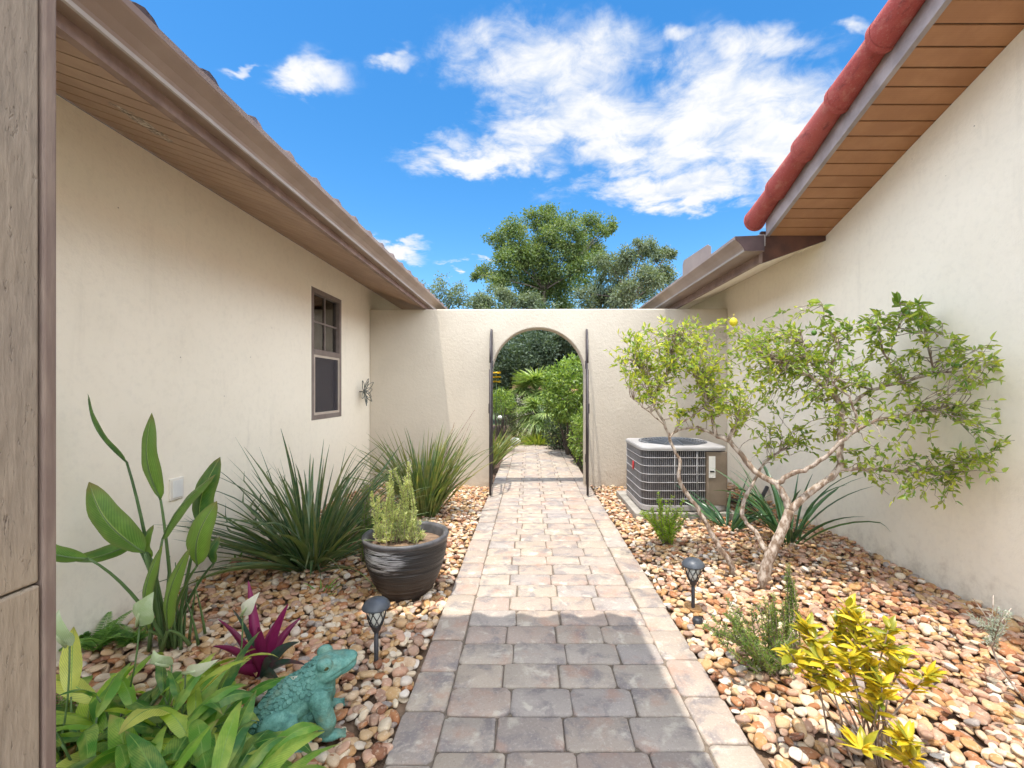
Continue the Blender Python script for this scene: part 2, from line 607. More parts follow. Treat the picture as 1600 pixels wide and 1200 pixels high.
def m_paver():
    m, t, out = new_mat('tumbled_paver')
    r = attr(t, 'rnd')
    v = objco(t)
    base = t.ramp(r, [(0, (0.31, 0.26, 0.225)), (.25, (0.38, 0.315, 0.245)), (.5, (0.35, 0.275, 0.23)), (.75, (0.40, 0.335, 0.265)), (1, (0.31, 0.275, 0.255))])
    off = t.add('ShaderNodeVectorMath', {0: v, 1: t.add('ShaderNodeCombineXYZ', {0: t.math('MULTIPLY', r, 37.0), 1: 0.0, 2: t.math('MULTIPLY', r, 91.0)}).outputs[0]}, operation='ADD')
    n = t.noise(9, 5, 0.62, off.outputs[0], 0.5)
    c = t.mix(t.math('MULTIPLY', t.smooth(n, 0.46, 0.66), 0.85), base, (0.21, 0.185, 0.18))
    n3 = t.noise(6, 5, 0.62, off.outputs[0], 0.3)
    c = t.mix(t.math('MULTIPLY', t.smooth(n3, 0.52, 0.70), 0.6), c, (0.38, 0.225, 0.165))
    n5 = t.noise(11, 5, 0.62, off.outputs[0], 0.3)
    c = t.mix(t.math('MULTIPLY', t.smooth(n5, 0.54, 0.70), 0.65), c, (0.56, 0.50, 0.41))
    n4 = t.noise(90, 3, 0.7, v)
    c = t.mix(t.math('MULTIPLY', t.smooth(n4, 0.5, 0.75), 0.5), c, (0.52, 0.46, 0.39))
    c = t.mix(t.math('MULTIPLY', t.smooth(t.noise(190, 2, .6, v), 0.62, 0.72), 0.6), c, (0.16, 0.13, 0.11))
    h = t.math('ADD', n, t.math('MULTIPLY', n4, 0.7))
    principled(t, out, c, 0.85, h, 0.55, 0.006, 0.25)
    return m


M['paver'] = m_paver()
M['joint'] = m_noise('joint_sand', (0.13, 0.10, 0.075), (0.20, 0.16, 0.12), 40, 0.95, 0.5, 200)
M['soil'] = m_noise('soil', (0.13, 0.08, 0.05), (0.24, 0.16, 0.10), 20, 0.95, 0.6, 120)
M['mulch'] = m_noise('mulch', (0.06, 0.035, 0.025), (0.16, 0.10, 0.07), 30, 0.95, 0.8, 150)
M['lawn'] = m_noise('lawn', (0.05, 0.08, 0.025), (0.10, 0.12, 0.04), 12, 0.95, 0.8, 150)


def m_stone():
    m, t, out = new_mat('river_stone')
    r = attr(t, 'rnd')
    base = t.ramp(r, [(0, (0.56, 0.48, 0.38)), (.08, (0.64, 0.53, 0.38)), (.16, (0.50, 0.34, 0.19)), (.30, (0.43, 0.24, 0.10)),
                      (.40, (0.48, 0.29, 0.20)), (.52, (0.35, 0.155, 0.07)), (.62, (0.54, 0.40, 0.27)), (.70, (0.33, 0.21, 0.15)),
                      (.78, (0.47, 0.30, 0.14)), (.86, (0.30, 0.26, 0.235)), (.91, (0.62, 0.55, 0.47)), (.95, (0.22, 0.095, 0.055))], 'CONSTANT')
    v = objco(t)
    off = t.add('ShaderNodeVectorMath', {0: v, 1: t.add('ShaderNodeCombineXYZ', {0: t.math('MULTIPLY', r, 211.0), 1: 0.0, 2: t.math('MULTIPLY', r, 97.0)}).outputs[0]}, operation='ADD')
    n = t.noise(38, 4, 0.6, off.outputs[0], 0.6)
    c = t.mix(t.math('MULTIPLY', t.smooth(n, 0.45, 0.7), 0.55), base, t.mix(0.5, base, (0.42, 0.24, 0.11)))
    n2 = t.noise(70, 3, 0.6, off.outputs[0])
    c = t.mix(t.math('MULTIPLY', t.smooth(n2, 0.5, 0.72), 0.45), c, (0.66, 0.56, 0.43))
    fl = t.noise(7, 3, 0.6, v)
    c = t.mix(t.math('MULTIPLY', t.smooth(fl, 0.45, 0.7), 0.35), c, t.mix(1.0, c, (0.72, 0.55, 0.45), 'MULTIPLY'))
    grit = t.noise(420, 2, 0.6, v)
    c = t.mix(t.math('MULTIPLY', t.smooth(grit, 0.55, 0.72), 0.35), c, (0.20, 0.14, 0.09))
    principled(t, out, c, 0.72, t.math('ADD', n2, t.math('MULTIPLY', grit, .5)), 0.35, 0.004, 0.2)
    return m


M['stone'] = m_stone()
M['iron'] = m_noise('dark_iron', (0.035, 0.028, 0.03), (0.06, 0.05, 0.052), 12, 0.5, 0.2)
M['ac_paint'] = m_noise('grey_metal_paint', (0.33, 0.31, 0.30), (0.40, 0.38, 0.37), 4, 0.45, 0.05)
M['ac_top'] = m_noise('ac_top_paint', (0.30, 0.29, 0.285), (0.38, 0.37, 0.365), 4, 0.4, 0.05)
M['ac_coil'] = m_noise('coil_fins', (0.055, 0.05, 0.055), (0.10, 0.09, 0.095), 18, 0.5, 0.3, 200)
M['ac_wire'] = m_noise('coated_wire', (0.27, 0.26, 0.26), (0.34, 0.33, 0.33), 9, 0.45, 0.05)
M['ac_panel'] = m_noise('tan_panel', (0.19, 0.145, 0.105), (0.25, 0.195, 0.145), 5, 0.4, 0.05)
M['fan_grille'] = m_noise('fan_grille', (0.06, 0.07, 0.085), (0.10, 0.11, 0.125), 9, 0.45, 0.05)
M['white'] = m_noise('white_print', (0.72, 0.70, 0.66), (0.78, 0.76, 0.72), 9, 0.5, 0.05)
M['black'] = m_noise('black_print', (0.02, 0.02, 0.02), (0.03, 0.03, 0.03), 9, 0.5, 0.05)
M['redbadge'] = m_noise('red_badge', (0.50, 0.02, 0.03), (0.55, 0.03, 0.04), 9, 0.3, 0.02)
M['concrete'] = m_noise('concrete', (0.25, 0.23, 0.20), (0.36, 0.33, 0.29), 9, 0.9, 0.4, 120)
M['frame'] = m_noise('bronze_frame', (0.17, 0.13, 0.115), (0.22, 0.175, 0.155), 9, 0.45, 0.05)
M['frame_lt'] = m_noise('tan_screen_frame', (0.46, 0.38, 0.31), (0.52, 0.44, 0.36), 9, 0.5, 0.05)
M['curtain'] = m_noise('curtain', (0.26, 0.21, 0.21), (0.42, 0.35, 0.34), 3, 0.9, 0.1, stretch=(1, 9, .4))
M['blind'] = m_noise('blind', (0.32, 0.22, 0.14), (0.38, 0.27, 0.18), 6, 0.8, 0.1)
M['artmetal'] = m_noise('painted_wire', (0.07, 0.08, 0.075), (0.24, 0.25, 0.22), 24, 0.5, 0.1, metal=0.3)
M['plate'] = m_noise('cover_plate', (0.74, 0.68, 0.60), (0.78, 0.72, 0.63), 8, 0.6, 0.1)
M['lampblack'] = m_noise('lamp_plastic', (0.022, 0.022, 0.026), (0.045, 0.045, 0.05), 14, 0.45, 0.15)
M['lampcap'] = m_noise('lamp_cap', (0.045, 0.052, 0.065), (0.075, 0.085, 0.10), 10, 0.4, 0.1)
M['lamplens'] = m_noise('lamp_lens', (0.55, 0.55, 0.50), (0.66, 0.65, 0.6), 20, 0.25, 0.1)
M['bark'] = m_noise('bark', (0.17, 0.105, 0.07), (0.40, 0.32, 0.25), 22, 0.85, 0.7, 70, detail=6)
M['bark_lt'] = m_noise('pale_bark', (0.20, 0.135, 0.09), (0.47, 0.39, 0.32), 38, 0.85, 0.7, 90, detail=8, stretch=(1, 1, .5), lo=.40, hi=.60)
M['bark_bg'] = m_noise('grey_bark', (0.07, 0.055, 0.045), (0.14, 0.11, 0.09), 8, 0.9, 0.6, 40)


def m_glass():
    m, t, out = new_mat('window_glass')
    g = t.add('ShaderNodeBsdfGlossy', {'Color': (0.95, 0.95, 0.95, 1), 'Roughness': 0.02})
    tr = t.add('ShaderNodeBsdfTransparent', {'Color': (0.75, 0.75, 0.74, 1)})
    fr = t.add('ShaderNodeFresnel', {'IOR': 1.55})
    mx = t.add('ShaderNodeMixShader', {0: t.math('ADD', fr.outputs[0], 0.12), 1: tr.outputs[0], 2: g.outputs[0]})
    t.l.new(mx.outputs[0], out.inputs[0])
    return m


def m_screen():
    m, t, out = new_mat('insect_screen')
    d = t.add('ShaderNodeBsdfDiffuse', {'Color': (0.10, 0.09, 0.10, 1)})
    tr = t.add('ShaderNodeBsdfTransparent')
    mx = t.add('ShaderNodeMixShader', {0: 0.36, 1: tr.outputs[0], 2: d.outputs[0]})
    t.l.new(mx.outputs[0], out.inputs[0])
    return m


M['glass'] = m_glass()
M['screen'] = m_screen()


def m_pot():
    m, t, out = new_mat('ribbed_pot_glaze')
    v = objco(t)
    streak = t.noise(3, 5, 0.7, objco(t, (2.0, 2.0, 55)))
    c = t.mix(t.smooth(streak, 0.45, 0.75), (0.020, 0.018, 0.018), (0.060, 0.051, 0.047))
    # worn pale glaze brushed in lines over one flank
    sp = t.add('ShaderNodeSeparateXYZ', {0: v})
    dx = t.math('MULTIPLY', t.math('ADD', sp.outputs[0], 0.82), 6.0)
    dz = t.math('MULTIPLY', t.math('ADD', sp.outputs[2], -0.27), 9.0)
    d2 = t.math('ADD', t.math('MULTIPLY', dx, dx), t.math('MULTIPLY', dz, dz))
    area = t.math('SUBTRACT', 1.0, t.smooth(d2, 0.1, 1.25))
    ln = t.noise(3, 4, 0.6, objco(t, (3.0, 3.0, 85)))
    wear = t.smooth(t.math('ADD', ln, t.math('MULTIPLY', area, 0.14)), 0.60, 0.66)
    c = t.mix(t.math('MULTIPLY', wear, area), c, (0.50, 0.48, 0.48))
    low = t.math('SUBTRACT', 1.0, t.smooth(sp.outputs[2], 0.0, 0.22))
    c = t.mix(t.math('MULTIPLY', low, 0.7), c, (0.060, 0.040, 0.028))
    h = t.noise(2, 4, 0.6, objco(t, (1.5, 1.5, 75)))
    principled(t, out, c, 0.38, h, 0.5, 0.01, 0.5)
    return m


M['pot'] = m_pot()
M['potrim'] = m_noise('pot_rim', (0.06, 0.058, 0.06), (0.11, 0.105, 0.11), 12, 0.4, 0.15)


def m_frog(name, k=1.0):
    m, t, out = new_mat(name)
    v = objco(t)
    n = t.noise(30, 7, 0.7, v)
    c = t.ramp(n, [(0.3, (0.05 * k, 0.14 * k, 0.12 * k)), (0.5, (0.11 * k, 0.27 * k, 0.23 * k)), (0.72, (0.20 * k, 0.40 * k, 0.34 * k))])
    n2 = t.noise(9, 4, 0.6, v)
    c = t.mix(t.math('MULTIPLY', t.smooth(n2, 0.52, 0.72), 0.55), c, (0.22, 0.23, 0.13))
    n3 = t.noise(140, 3, 0.6, v)
    c = t.mix(t.math('MULTIPLY', t.smooth(n3, .5, .7), .3), c, (0.03, 0.09, 0.075))
    principled(t, out, c, 0.75, n3, 0.5, 0.004, 0.3)
    return m


M['frog'] = m_frog('verdigris_ceramic')
M['frog_scale'] = m_frog('verdigris_scale', 0.9)
M['frog_eye'] = m_noise('frog_eye', (0.05, 0.06, 0.02), (0.13, 0.12, 0.05), 40, 0.3, 0.1)

M['flax'] = m_leaf('flax_blade', [(0, (0.030, 0.075, 0.040)), (.5, (0.055, 0.115, 0.045)), (.85, (0.10, 0.15, 0.05)), (1, (0.20, 0.17, 0.07))], 0.25, 0.38, vein=(0.14, 0.19, 0.08), veinw=.1)
M['flax2'] = m_leaf('flax_blade_yellow', [(0, (0.045, 0.10, 0.035)), (.5, (0.085, 0.155, 0.045)), (.85, (0.16, 0.21, 0.06)), (1, (0.32, 0.22, 0.08))], 0.3, 0.38, vein=(0.24, 0.26, 0.10), veinw=.1)  # yellower green than the other flax blades
M['strel'] = m_leaf('banana_like_leaf', [(0, (0.045, 0.13, 0.045)), (.5, (0.09, 0.21, 0.045)), (1, (0.19, 0.32, 0.055))], 0.35, 0.38, vein=(0.34, 0.44, 0.16), veinw=.06, stripe=.32, tip=(0.20, 0.13, 0.05), edge=(0.16, 0.22, 0.06))
M['stalk'] = m_leaf('green_stalk', [(0, (0.06, 0.12, 0.04)), (1, (0.13, 0.21, 0.07))], 0.1, 0.4)
M['lily'] = m_leaf('peace_lily_leaf', [(0, (0.03, 0.12, 0.045)), (.35, (0.085, 0.27, 0.04)), (.65, (0.19, 0.40, 0.04)), (.88, (0.44, 0.58, 0.07)), (1, (0.62, 0.62, 0.16))], 0.4, 0.3, vein=(0.26, 0.42, 0.10), veinw=.035, stripe=.28, tip=(0.34, 0.24, 0.08))
M['spathe'] = m_leaf('spathe', [(0, (0.32, 0.50, 0.22)), (.5, (0.60, 0.69, 0.42)), (1, (0.84, 0.80, 0.68))], 0.3, 0.4, tcol=(1, 1, .9), stripe=.35)
M['rhoeo'] = m_leaf('purple_leaf', [(0, (0.03, 0.09, 0.065)), (.40, (0.045, 0.10, 0.07)), (.5, (0.13, 0.010, 0.05)), (1, (0.25, 0.016, 0.10))], 0.25, 0.35, tcol=(1.2, .9, 1.0))
M['lime'] = m_leaf('citrus_leaf', [(0, (0.07, 0.17, 0.04)), (.4, (0.18, 0.29, 0.045)), (.75, (0.35, 0.42, 0.07)), (1, (0.52, 0.50, 0.07))], 0.45, 0.38, vein=(0.28, 0.36, 0.10), veinw=.06)
M['rosemary'] = m_leaf('rosemary_leaf', [(0, (0.20, 0.27, 0.09)), (.5, (0.42, 0.48, 0.19)), (1, (0.62, 0.62, 0.30))], 0.35, 0.5)
M['rosemary2'] = m_leaf('rosemary_leaf_green', [(0, (0.08, 0.16, 0.05)), (.5, (0.16, 0.26, 0.06)), (1, (0.32, 0.36, 0.10))], 0.35, 0.5)
M['brightshrub'] = m_leaf('bright_shrub_leaf', [(0, (0.09, 0.20, 0.025)), (.5, (0.22, 0.36, 0.03)), (1, (0.40, 0.50, 0.05))], 0.4, 0.5)
M['croton'] = m_leaf('croton_leaf', [(0, (0.10, 0.17, 0.02)), (.15, (0.28, 0.28, 0.02)), (.45, (0.58, 0.43, 0.018)), (.8, (0.72, 0.53, 0.025)), (1, (0.78, 0.60, 0.06))], 0.35, 0.35, tcol=(1.2, 1.1, .5), edge=(0.30, 0.30, 0.02))
M['darkstrap'] = m_leaf('dark_strap_leaf', [(0, (0.02, 0.06, 0.04)), (.6, (0.045, 0.11, 0.05)), (1, (0.10, 0.18, 0.06))], 0.25, 0.3, vein=(0.10, 0.2, 0.09), veinw=.06)
M['silver'] = m_leaf('silver_leaf', [(0, (0.28, 0.33, 0.27)), (1, (0.46, 0.50, 0.42))], 0.2, 0.7)
M['fern'] = m_leaf('fern_leaf', [(0, (0.08, 0.20, 0.04)), (1, (0.20, 0.36, 0.07))], 0.35, 0.5)
M['treeleaf'] = m_leaf('broad_tree_leaf', [(0, (0.04, 0.085, 0.03)), (.5, (0.085, 0.135, 0.042)), (1, (0.20, 0.225, 0.075))], 0.35, 0.5)
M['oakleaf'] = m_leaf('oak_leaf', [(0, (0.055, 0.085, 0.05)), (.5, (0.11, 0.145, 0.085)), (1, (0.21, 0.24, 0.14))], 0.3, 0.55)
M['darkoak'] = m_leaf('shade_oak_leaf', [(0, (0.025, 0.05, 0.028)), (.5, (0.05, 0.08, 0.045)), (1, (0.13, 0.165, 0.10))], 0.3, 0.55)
M['palm'] = m_leaf('fan_palm_leaf', [(0, (0.09, 0.17, 0.05)), (.5, (0.17, 0.26, 0.07)), (1, (0.34, 0.40, 0.14))], 0.3, 0.45)
M['palmgrey'] = m_leaf('grey_palm_leaf', [(0, (0.06, 0.095, 0.06)), (1, (0.14, 0.185, 0.12))], 0.3, 0.5)
M['hedge'] = m_leaf('hedge_leaf', [(0, (0.045, 0.10, 0.02)), (.5, (0.13, 0.22, 0.04)), (1, (0.34, 0.42, 0.09))], 0.3, 0.35)
M['grass'] = m_leaf('tuft_grass', [(0, (0.12, 0.20, 0.03)), (.5, (0.24, 0.34, 0.05)), (1, (0.42, 0.44, 0.10))], 0.35, 0.5)
M['fruit'] = m_noise('green_lime_skin', (0.05, 0.14, 0.015), (0.10, 0.20, 0.02), 20, 0.4, 0.3, 200)
M['fruit_y'] = m_noise('yellow_lemon_skin', (0.62, 0.50, 0.02), (0.70, 0.58, 0.04), 20, 0.4, 0.3, 200)
M['flower_y'] = m_noise('yellow_petal', (0.75, 0.50, 0.02), (0.8, 0.6, 0.05), 20, 0.6)
M['dry'] = m_leaf('dry_leaf', [(0, (0.22, 0.11, 0.05)), (.5, (0.36, 0.20, 0.09)), (1, (0.46, 0.33, 0.17))], 0.2, 0.7)


# ------------------------------------------------------------------ ground
def gz(x, y):
    """height of the gravel surface"""
    x = np.asarray(x, float)
    y = np.asarray(y, float)
    l = np.clip((-0.55 - x) / 1.4, 0, 1)
    r = np.clip((x - 0.85) / 1.55, 0, 1)
    z = -0.012 + 0.065 * l + 0.05 * r * r
    z = z + 0.012 * np.sin(x * 4.1 + y * 2.3) * np.clip(l + r, 0, 1) + 0.01 * np.sin(y * 3.7 - x * 2.0) * np.clip(l + r, 0, 1)
    return z


WL, WR, WB, WT = -1.98, 2.44, 5.53, 0.22     # wall planes, back wall depth and thickness
PXL, PXR = -0.472, 0.752                     # path edges

mb = MB()
mb.add([(-300, -300, -.14), (300, -300, -.14), (300, 400, -.14), (-300, 400, -.14)], np.array([[0, 1, 2, 3]]))
tag(mb.build('ground', M['lawn']), kind='structure')
mb = MB()
mb.add([(-9, 5.4, -.09), (9, 5.4, -.09), (9, 16, -.09), (-9, 16, -.09)], np.array([[0, 1, 2, 3]]))
tag(mb.build('mulch_bed', M['mulch']), kind='structure')
for (a, b) in ((WL, PXL), (PXR, WR)):
    mb = MB()
    xs = np.linspace(a - .02, b + .0, 24)
    ys = np.linspace(-2.5, WB + .05, 90)
    XX, YY = np.meshgrid(xs, ys)
    ZZ = gz(XX, YY) - 0.022
    k = len(xs)
    V = np.stack([XX, YY, ZZ], -1).reshape(-1, 3)
    i, j = np.meshgrid(np.arange(len(ys) - 1), np.arange(k - 1), indexing='ij')
    q = (i * k + j).ravel()
    mb.add(V, np.stack([q, q + 1, q + 1 + k, q + k], 1))
    tag(mb.build('soil', M['soil']), kind='structure')

# paver path
BL, BW = 0.237, 0.158
mb = MB()


def paver(cx, cy, lx, ly):
    g = 0.0022
    hx, hy = lx / 2 - g, ly / 2 - g
    rc = rng.uniform(0.011, 0.024)
    top = rng.uniform(-0.002, 0.0025)
    n = 4
    ring = []
    for (sx, sy, a0) in ((1, 1, 0), (-1, 1, 90), (-1, -1, 180), (1, -1, 270)):
        for a in np.linspace(0, 90, n):
            rr = rc * rng.uniform(.85, 1.15)
            ring.append((sx * (hx - rc) + rr * math.cos(R(a0 + a)), sy * (hy - rc) + rr * math.sin(R(a0 + a))))
    ring = np.array(ring) + rng.normal(0, .0011, (4 * n, 2))
    m = len(ring)
    tilt = rng.normal(0, 0.004, 2)
    V = []
    for (sc, z) in ((1.0, -0.06), (1.0, -0.0075), (0.985, -0.003), (0.95, 0.0)):
        s = np.array([1 - (1 - sc) * (0.115 / hx), 1 - (1 - sc) * (0.115 / hy)])
        p = ring * s
        zz_ = z + top + p[:, 0] * tilt[0] + p[:, 1] * tilt[1]
        V.append(np.column_stack([p[:, 0] + cx, p[:, 1] + cy, zz_]))
    V = np.vstack(V)
    i = np.arange(m)
    j = (i + 1) % m
    F = [np.vstack([np.stack([k * m + i, k * m + j, (k + 1) * m + j, (k + 1) * m + i], 1) for k in range(3)]), (3 * m + np.arange(m))[None]]
    mb.add(V, F, rng.uniform(0, 1))


y = -1.2
ix0, ix1 = PXL + BW, PXR - BW
row = 0
while y < 9.65:
    short = (ix1 - ix0) - 3 * BL
    # alternate: short piece at the left / at the right
    xs = [ix0, ix0 + short, ix0 + short + BL, ix0 + short + 2 * BL, ix1] if row % 2 else [ix0, ix0 + BL, ix0 + 2 * BL, ix0 + 3 * BL, ix1]
    if row % 2 == 0 and rng.uniform() < .5:
        xs = [x + 0 for x in xs]
    jx = [0] + list(rng.normal(0, .004, 3)) + [0]
    xs = [a + b for a, b in zip(xs, jx)]
    for a, b in zip(xs[:-1], xs[1:]):
        paver((a + b) / 2, y + BW / 2, b - a, BW)
    y += BW
    row += 1
for (cx, off) in ((PXL + BW / 2, 0.03), (PXR - BW / 2, 0.11)):
    y = -1.2 + off
    while y < 9.6:
        paver(cx + rng.normal(0, .002), y + BL / 2, BW, BL)
        y += BL
po = mb.build('path', M['paver'])
tag(po, 'tumbled tan and grey paver walkway running through the arch', 'path', kind='structure')
mb = MB()
mb.add([(PXL + .004, -1.3, -.0085), (PXR - .004, -1.3, -.0085), (PXR - .004, 9.7, -.0085), (PXL + .004, 9.7, -.0085)], np.array([[0, 1, 2, 3]]))
tag(mb.build('path_joints', M['joint']), kind='structure')


# river stones
def ico(sub):
    bm = bmesh.new()
    bmesh.ops.create_icosphere(bm, subdivisions=sub, radius=1)
    V = np.array([v.co[:] for v in bm.verts])
    F = np.array([[v.index for v in f.verts] for f in bm.faces])
    bm.free()
    return V, F


ICO1, ICO2, ICO3 = ico(2), ico(3), ico(4)


def rotm(yaw, tx, ty):
    cz, sz = np.cos(yaw), np.sin(yaw)
    cx, sx = np.cos(tx), np.sin(tx)
    cy, sy = np.cos(ty), np.sin(ty)
    o, z = np.ones_like(yaw), np.zeros_like(yaw)
    Rz = np.stack([cz, -sz, z, sz, cz, z, z, z, o], -1).reshape(-1, 3, 3)
    Rx = np.stack([o, z, z, z, cx, -sx, z, sx, cx], -1).reshape(-1, 3, 3)
    Ry = np.stack([cy, z, sy, z, o, z, -sy, z, cy], -1).reshape(-1, 3, 3)
    return Rz @ Rx @ Ry


def stones(mb, x0, x1, y0, y1, s, proto, a_rng=(.021, .045), zoff=0.0, keep=1.0):
    ny = int((y1 - y0) / (s * .866)) + 1
    pts = []
    for r in range(ny):
        xs = np.arange(x0, x1, s) + (s / 2 if r % 2 else 0)
        pts.append(np.column_stack([xs, np.full_like(xs, y0 + r * s * .866)]))
    pts = np.vstack(pts) + rng.uniform(-.42 * s, .42 * s, (sum(len(p) for p in pts), 2))
    pts = pts[(pts[:, 0] > x0 + .012) & (pts[:, 0] < x1 - .012)]
    pts = pts[rng.uniform(size=len(pts)) < keep]
    N = len(pts)
    a = a_rng[0] + (a_rng[1] - a_rng[0]) * rng.beta(1.5, 2.6, N)
    b = a * rng.uniform(.62, .92, N)
    c = a * rng.uniform(.30, .56, N)
    V0, F0 = proto
    S = np.stack([a, b, c], -1)
    ph = rng.uniform(0, 6.28, (N, 3))
    k = rng.normal(0, 1.6, (N, 3, 3))
    d = 1 + .10 * np.sin(np.einsum('nij,vj->nvi', k, V0) + ph[:, None]).sum(-1)
    # slightly squared pebbles
    Vs = np.sign(V0) * np.abs(V0) ** 0.86
    Vl = Vs[None] * d[..., None] * S[:, None] * 0.93
    Rm = rotm(rng.uniform(0, 6.28, N), rng.normal(0, .22, N), rng.normal(0, .22, N))
    W = np.einsum('nij,nvj->nvi', Rm, Vl)
    cen = np.column_stack([pts, gz(pts[:, 0], pts[:, 1]) + rng.normal(0, .007, N) + zoff])
    W = W + cen[:, None]
    nv = len(V0)
    F = (np.arange(N)[:, None, None] * nv + F0[None]).reshape(-1, 3)
    rn = rng.uniform(0, .999, N)
    # the strip along the right wall holds more red-brown stones
    brown = (pts[:, 0] > 1.15) & (rng.uniform(size=N) < .50 * np.clip((pts[:, 0] - 1.15) / .8, 0, 1))
    rn = np.where(brown, rng.choice([.45, .57, .74, .81, .97, .35], N), rn)
    mb.add(W.reshape(-1, 3), F, np.repeat(rn, nv))


for (a, b, nm, lab) in ((WL, PXL, 'river_stones', 'tan and cream river stones filling the shaded bed by the window wall'),
                        (PXR, WR, 'river_stones', 'tan and white river stones filling the sunny bed around the lime tree')):
    mb = MB()
    stones(mb, a, b, 0.9, 2.7, .036, ICO2, (.016, .038))
    stones(mb, a, b, 0.9, 2.7, .075, ICO2, (.016, .040), .016, .75)
    stones(mb, a, b, 2.7, WB, .037, ICO1, (.015, .036))
    stones(mb, a, b, 2.7, WB, .075, ICO1, (.016, .036), .014, .75)
    tag(mb.build(nm, M['stone']), lab, 'gravel', kind='stuff')

# ------------------------------------------------------------------ left house
PITCH = 0.35
left = thing('house', 'cream stucco house along the left with brown gutter and narrow window', 'house', (WL, 3, 0))
WY0, WY1, WZ0, WZ1 = 4.06, 4.70, 0.915, 2.135
ZW = 2.432
mb = MB()
mb.box(WL - .22, WL, -3, WY0, -.12, ZW)
mb.box(WL - .22, WL, WY1, 15, -.12, ZW)
mb.box(WL - .22, WL, WY0, WY1, -.12, WZ0)
mb.box(WL - .22, WL, WY0, WY1, WZ1, ZW)
mb.build('wall', M['stucco'], left)
# soffit strips running up the slope
XF = -1.315


def slope_strip(mb, y0, y1, xa, za, xb, zb, th=0.008):
    n = unit(np.array([-(zb - za), 0, (xb - xa)]))
    if n[2] < 0:
        n = -n
    a, b = np.array([xa, 0, za]), np.array([xb, 0, zb])
    V = []
    for yv in (y0, y1):
        for p, o in ((a, 0), (b, 0), (b, th), (a, th)):
            q = p + n * o
            V.append((q[0], yv, q[2]))
    F = np.array([(0, 1, 2, 3), (7, 6, 5, 4), (0, 4, 5, 1), (1, 5, 6, 2), (2, 6, 7, 3), (3, 7, 4, 0)])
    mb.add(V, F, smooth=False)


mb = MB()
y = -3.0
while y < 15:
    slope_strip(mb, y, y + .092, WL + .002, ZW + .002, XF - .002, ZW - PITCH * (XF - WL))
    y += .1
mb.build('soffit', M['soffit_l'], left)
mb = MB()
slope_strip(mb, -3, 15, WL + .002, ZW + .012, XF - .002, ZW - PITCH * (XF - WL) + .012)
mb.build('soffit_backing', M['groove'], left)
mb = MB()
zf = ZW - PITCH * (XF - WL) - 0.012
mb.box(XF, XF + .03, -3, 15, zf, 2.35)
mb.build('fascia', M['fascia'], left)


def gutter(parent, s, xb, xo, xob, zb, zt, y0, y1):
    """s=+1: opens outward to +x (left house), -1 for the right one"""
    prof = [(xb, zt + .01), (xb, zb), (xob, zb), (xob + (xo - xob) * .12, zb + .022), (xob + (xo - xob) * .42, zb + (zt - zb) * .45),
            (xo - (xo - xob) * .08, zt - .028), (xo, zt - .022), (xo, zt), (xo - s * .012, zt)]
    inner = [(x - s * .002, z + .002) for (x, z) in prof[2:]]
    mbg = MB()
    mbg.strip(prof, 1, y0, y1)
    g = mbg.build('gutter', M['gutter'], parent)
    sm = g.modifiers.new('solid', 'SOLIDIFY')
    sm.thickness = 0.003
    sm.offset = 0
    for yc, nm in ((y0, 'open_end_shade'), (y1, 'open_end_shade')):  # dark sheets painted as the shaded hollow of the open gutter
        mc = MB()
        mc.prism([(x, z) for x, z in prof[:-1]], 1, yc - .002, yc + .002)
        mc.build(nm, M['endshade'], g)
    yv = y0 + 2.9
    while yv < y1 - .3:
        ms = MB()
        ms.strip([(x + s * .0022, z - .0022) for x, z in prof[1:8]], 1, yv, yv + .05)
        ms.build('seam', M['gutter'], g)
        yv += 3.0
    ml = MB()
    ml.strip([(xob - s * .006, zb - .003), (xob + s * .004, zb - .003), (xob + s * .008, zb + .008)], 1, y0, y1)
    ml.build('lower_edge', M['gutter_lip'], g)
    return g


gutter(left, 1, XF + .031, -1.165, -1.235, 2.232, 2.331, -3, 15)


def tile_sheet(mb, axis_y, x_e, z_e, sx, y0, y1, per=0.29, run=4.2, amp=0.05, course=0.36):
    """barrel tile roof: ridges run up the slope (x), repeated along y. sx = direction of rise in x"""
    ys = []
    yv = y0
    while yv < y1:
        ys += list(yv + per * np.array([0, .08, .18, .3, .42, .54, .62, .64, .82, .98]))
        yv += per
    ys = np.array(ys)
    f = ((ys - y0) / per) % 1
    prof = np.where(f < .63, np.sin(np.clip(f / .63, 0, 1) * np.pi), -.15)
    nc = int(run / course)
    V, F = [], []
    m = len(ys)
    k = 0
    for c in range(nc):
        for e, lift in ((0.0, 0.028), (1.03, 0.0)):
            u = (c + e) * course
            V.append(np.column_stack([np.full(m, x_e + sx * u), ys, z_e + PITCH * u + lift + amp * prof * (1.0 if e == 0 else .9)]))
        i = np.arange(m - 1)
        b = k * m
        F.append(np.stack([b + i, b + i + 1, b + m + i + 1, b + m + i], 1))
        # front lip
        V.append(np.column_stack([np.full(m, x_e + sx * c * course), ys, z_e + PITCH * c * course + amp * prof * .72]))
        F.append(np.stack([b + i, b + 2 * m + i, b + 2 * m + i + 1, b + i + 1], 1))
        k += 3
    mb.add(np.vstack(V), F)


mb = MB()
tile_sheet(mb, True, -1.235, 2.336, -1, -3, 15, amp=.06)
mb.build('roof', M['darktile'], left)
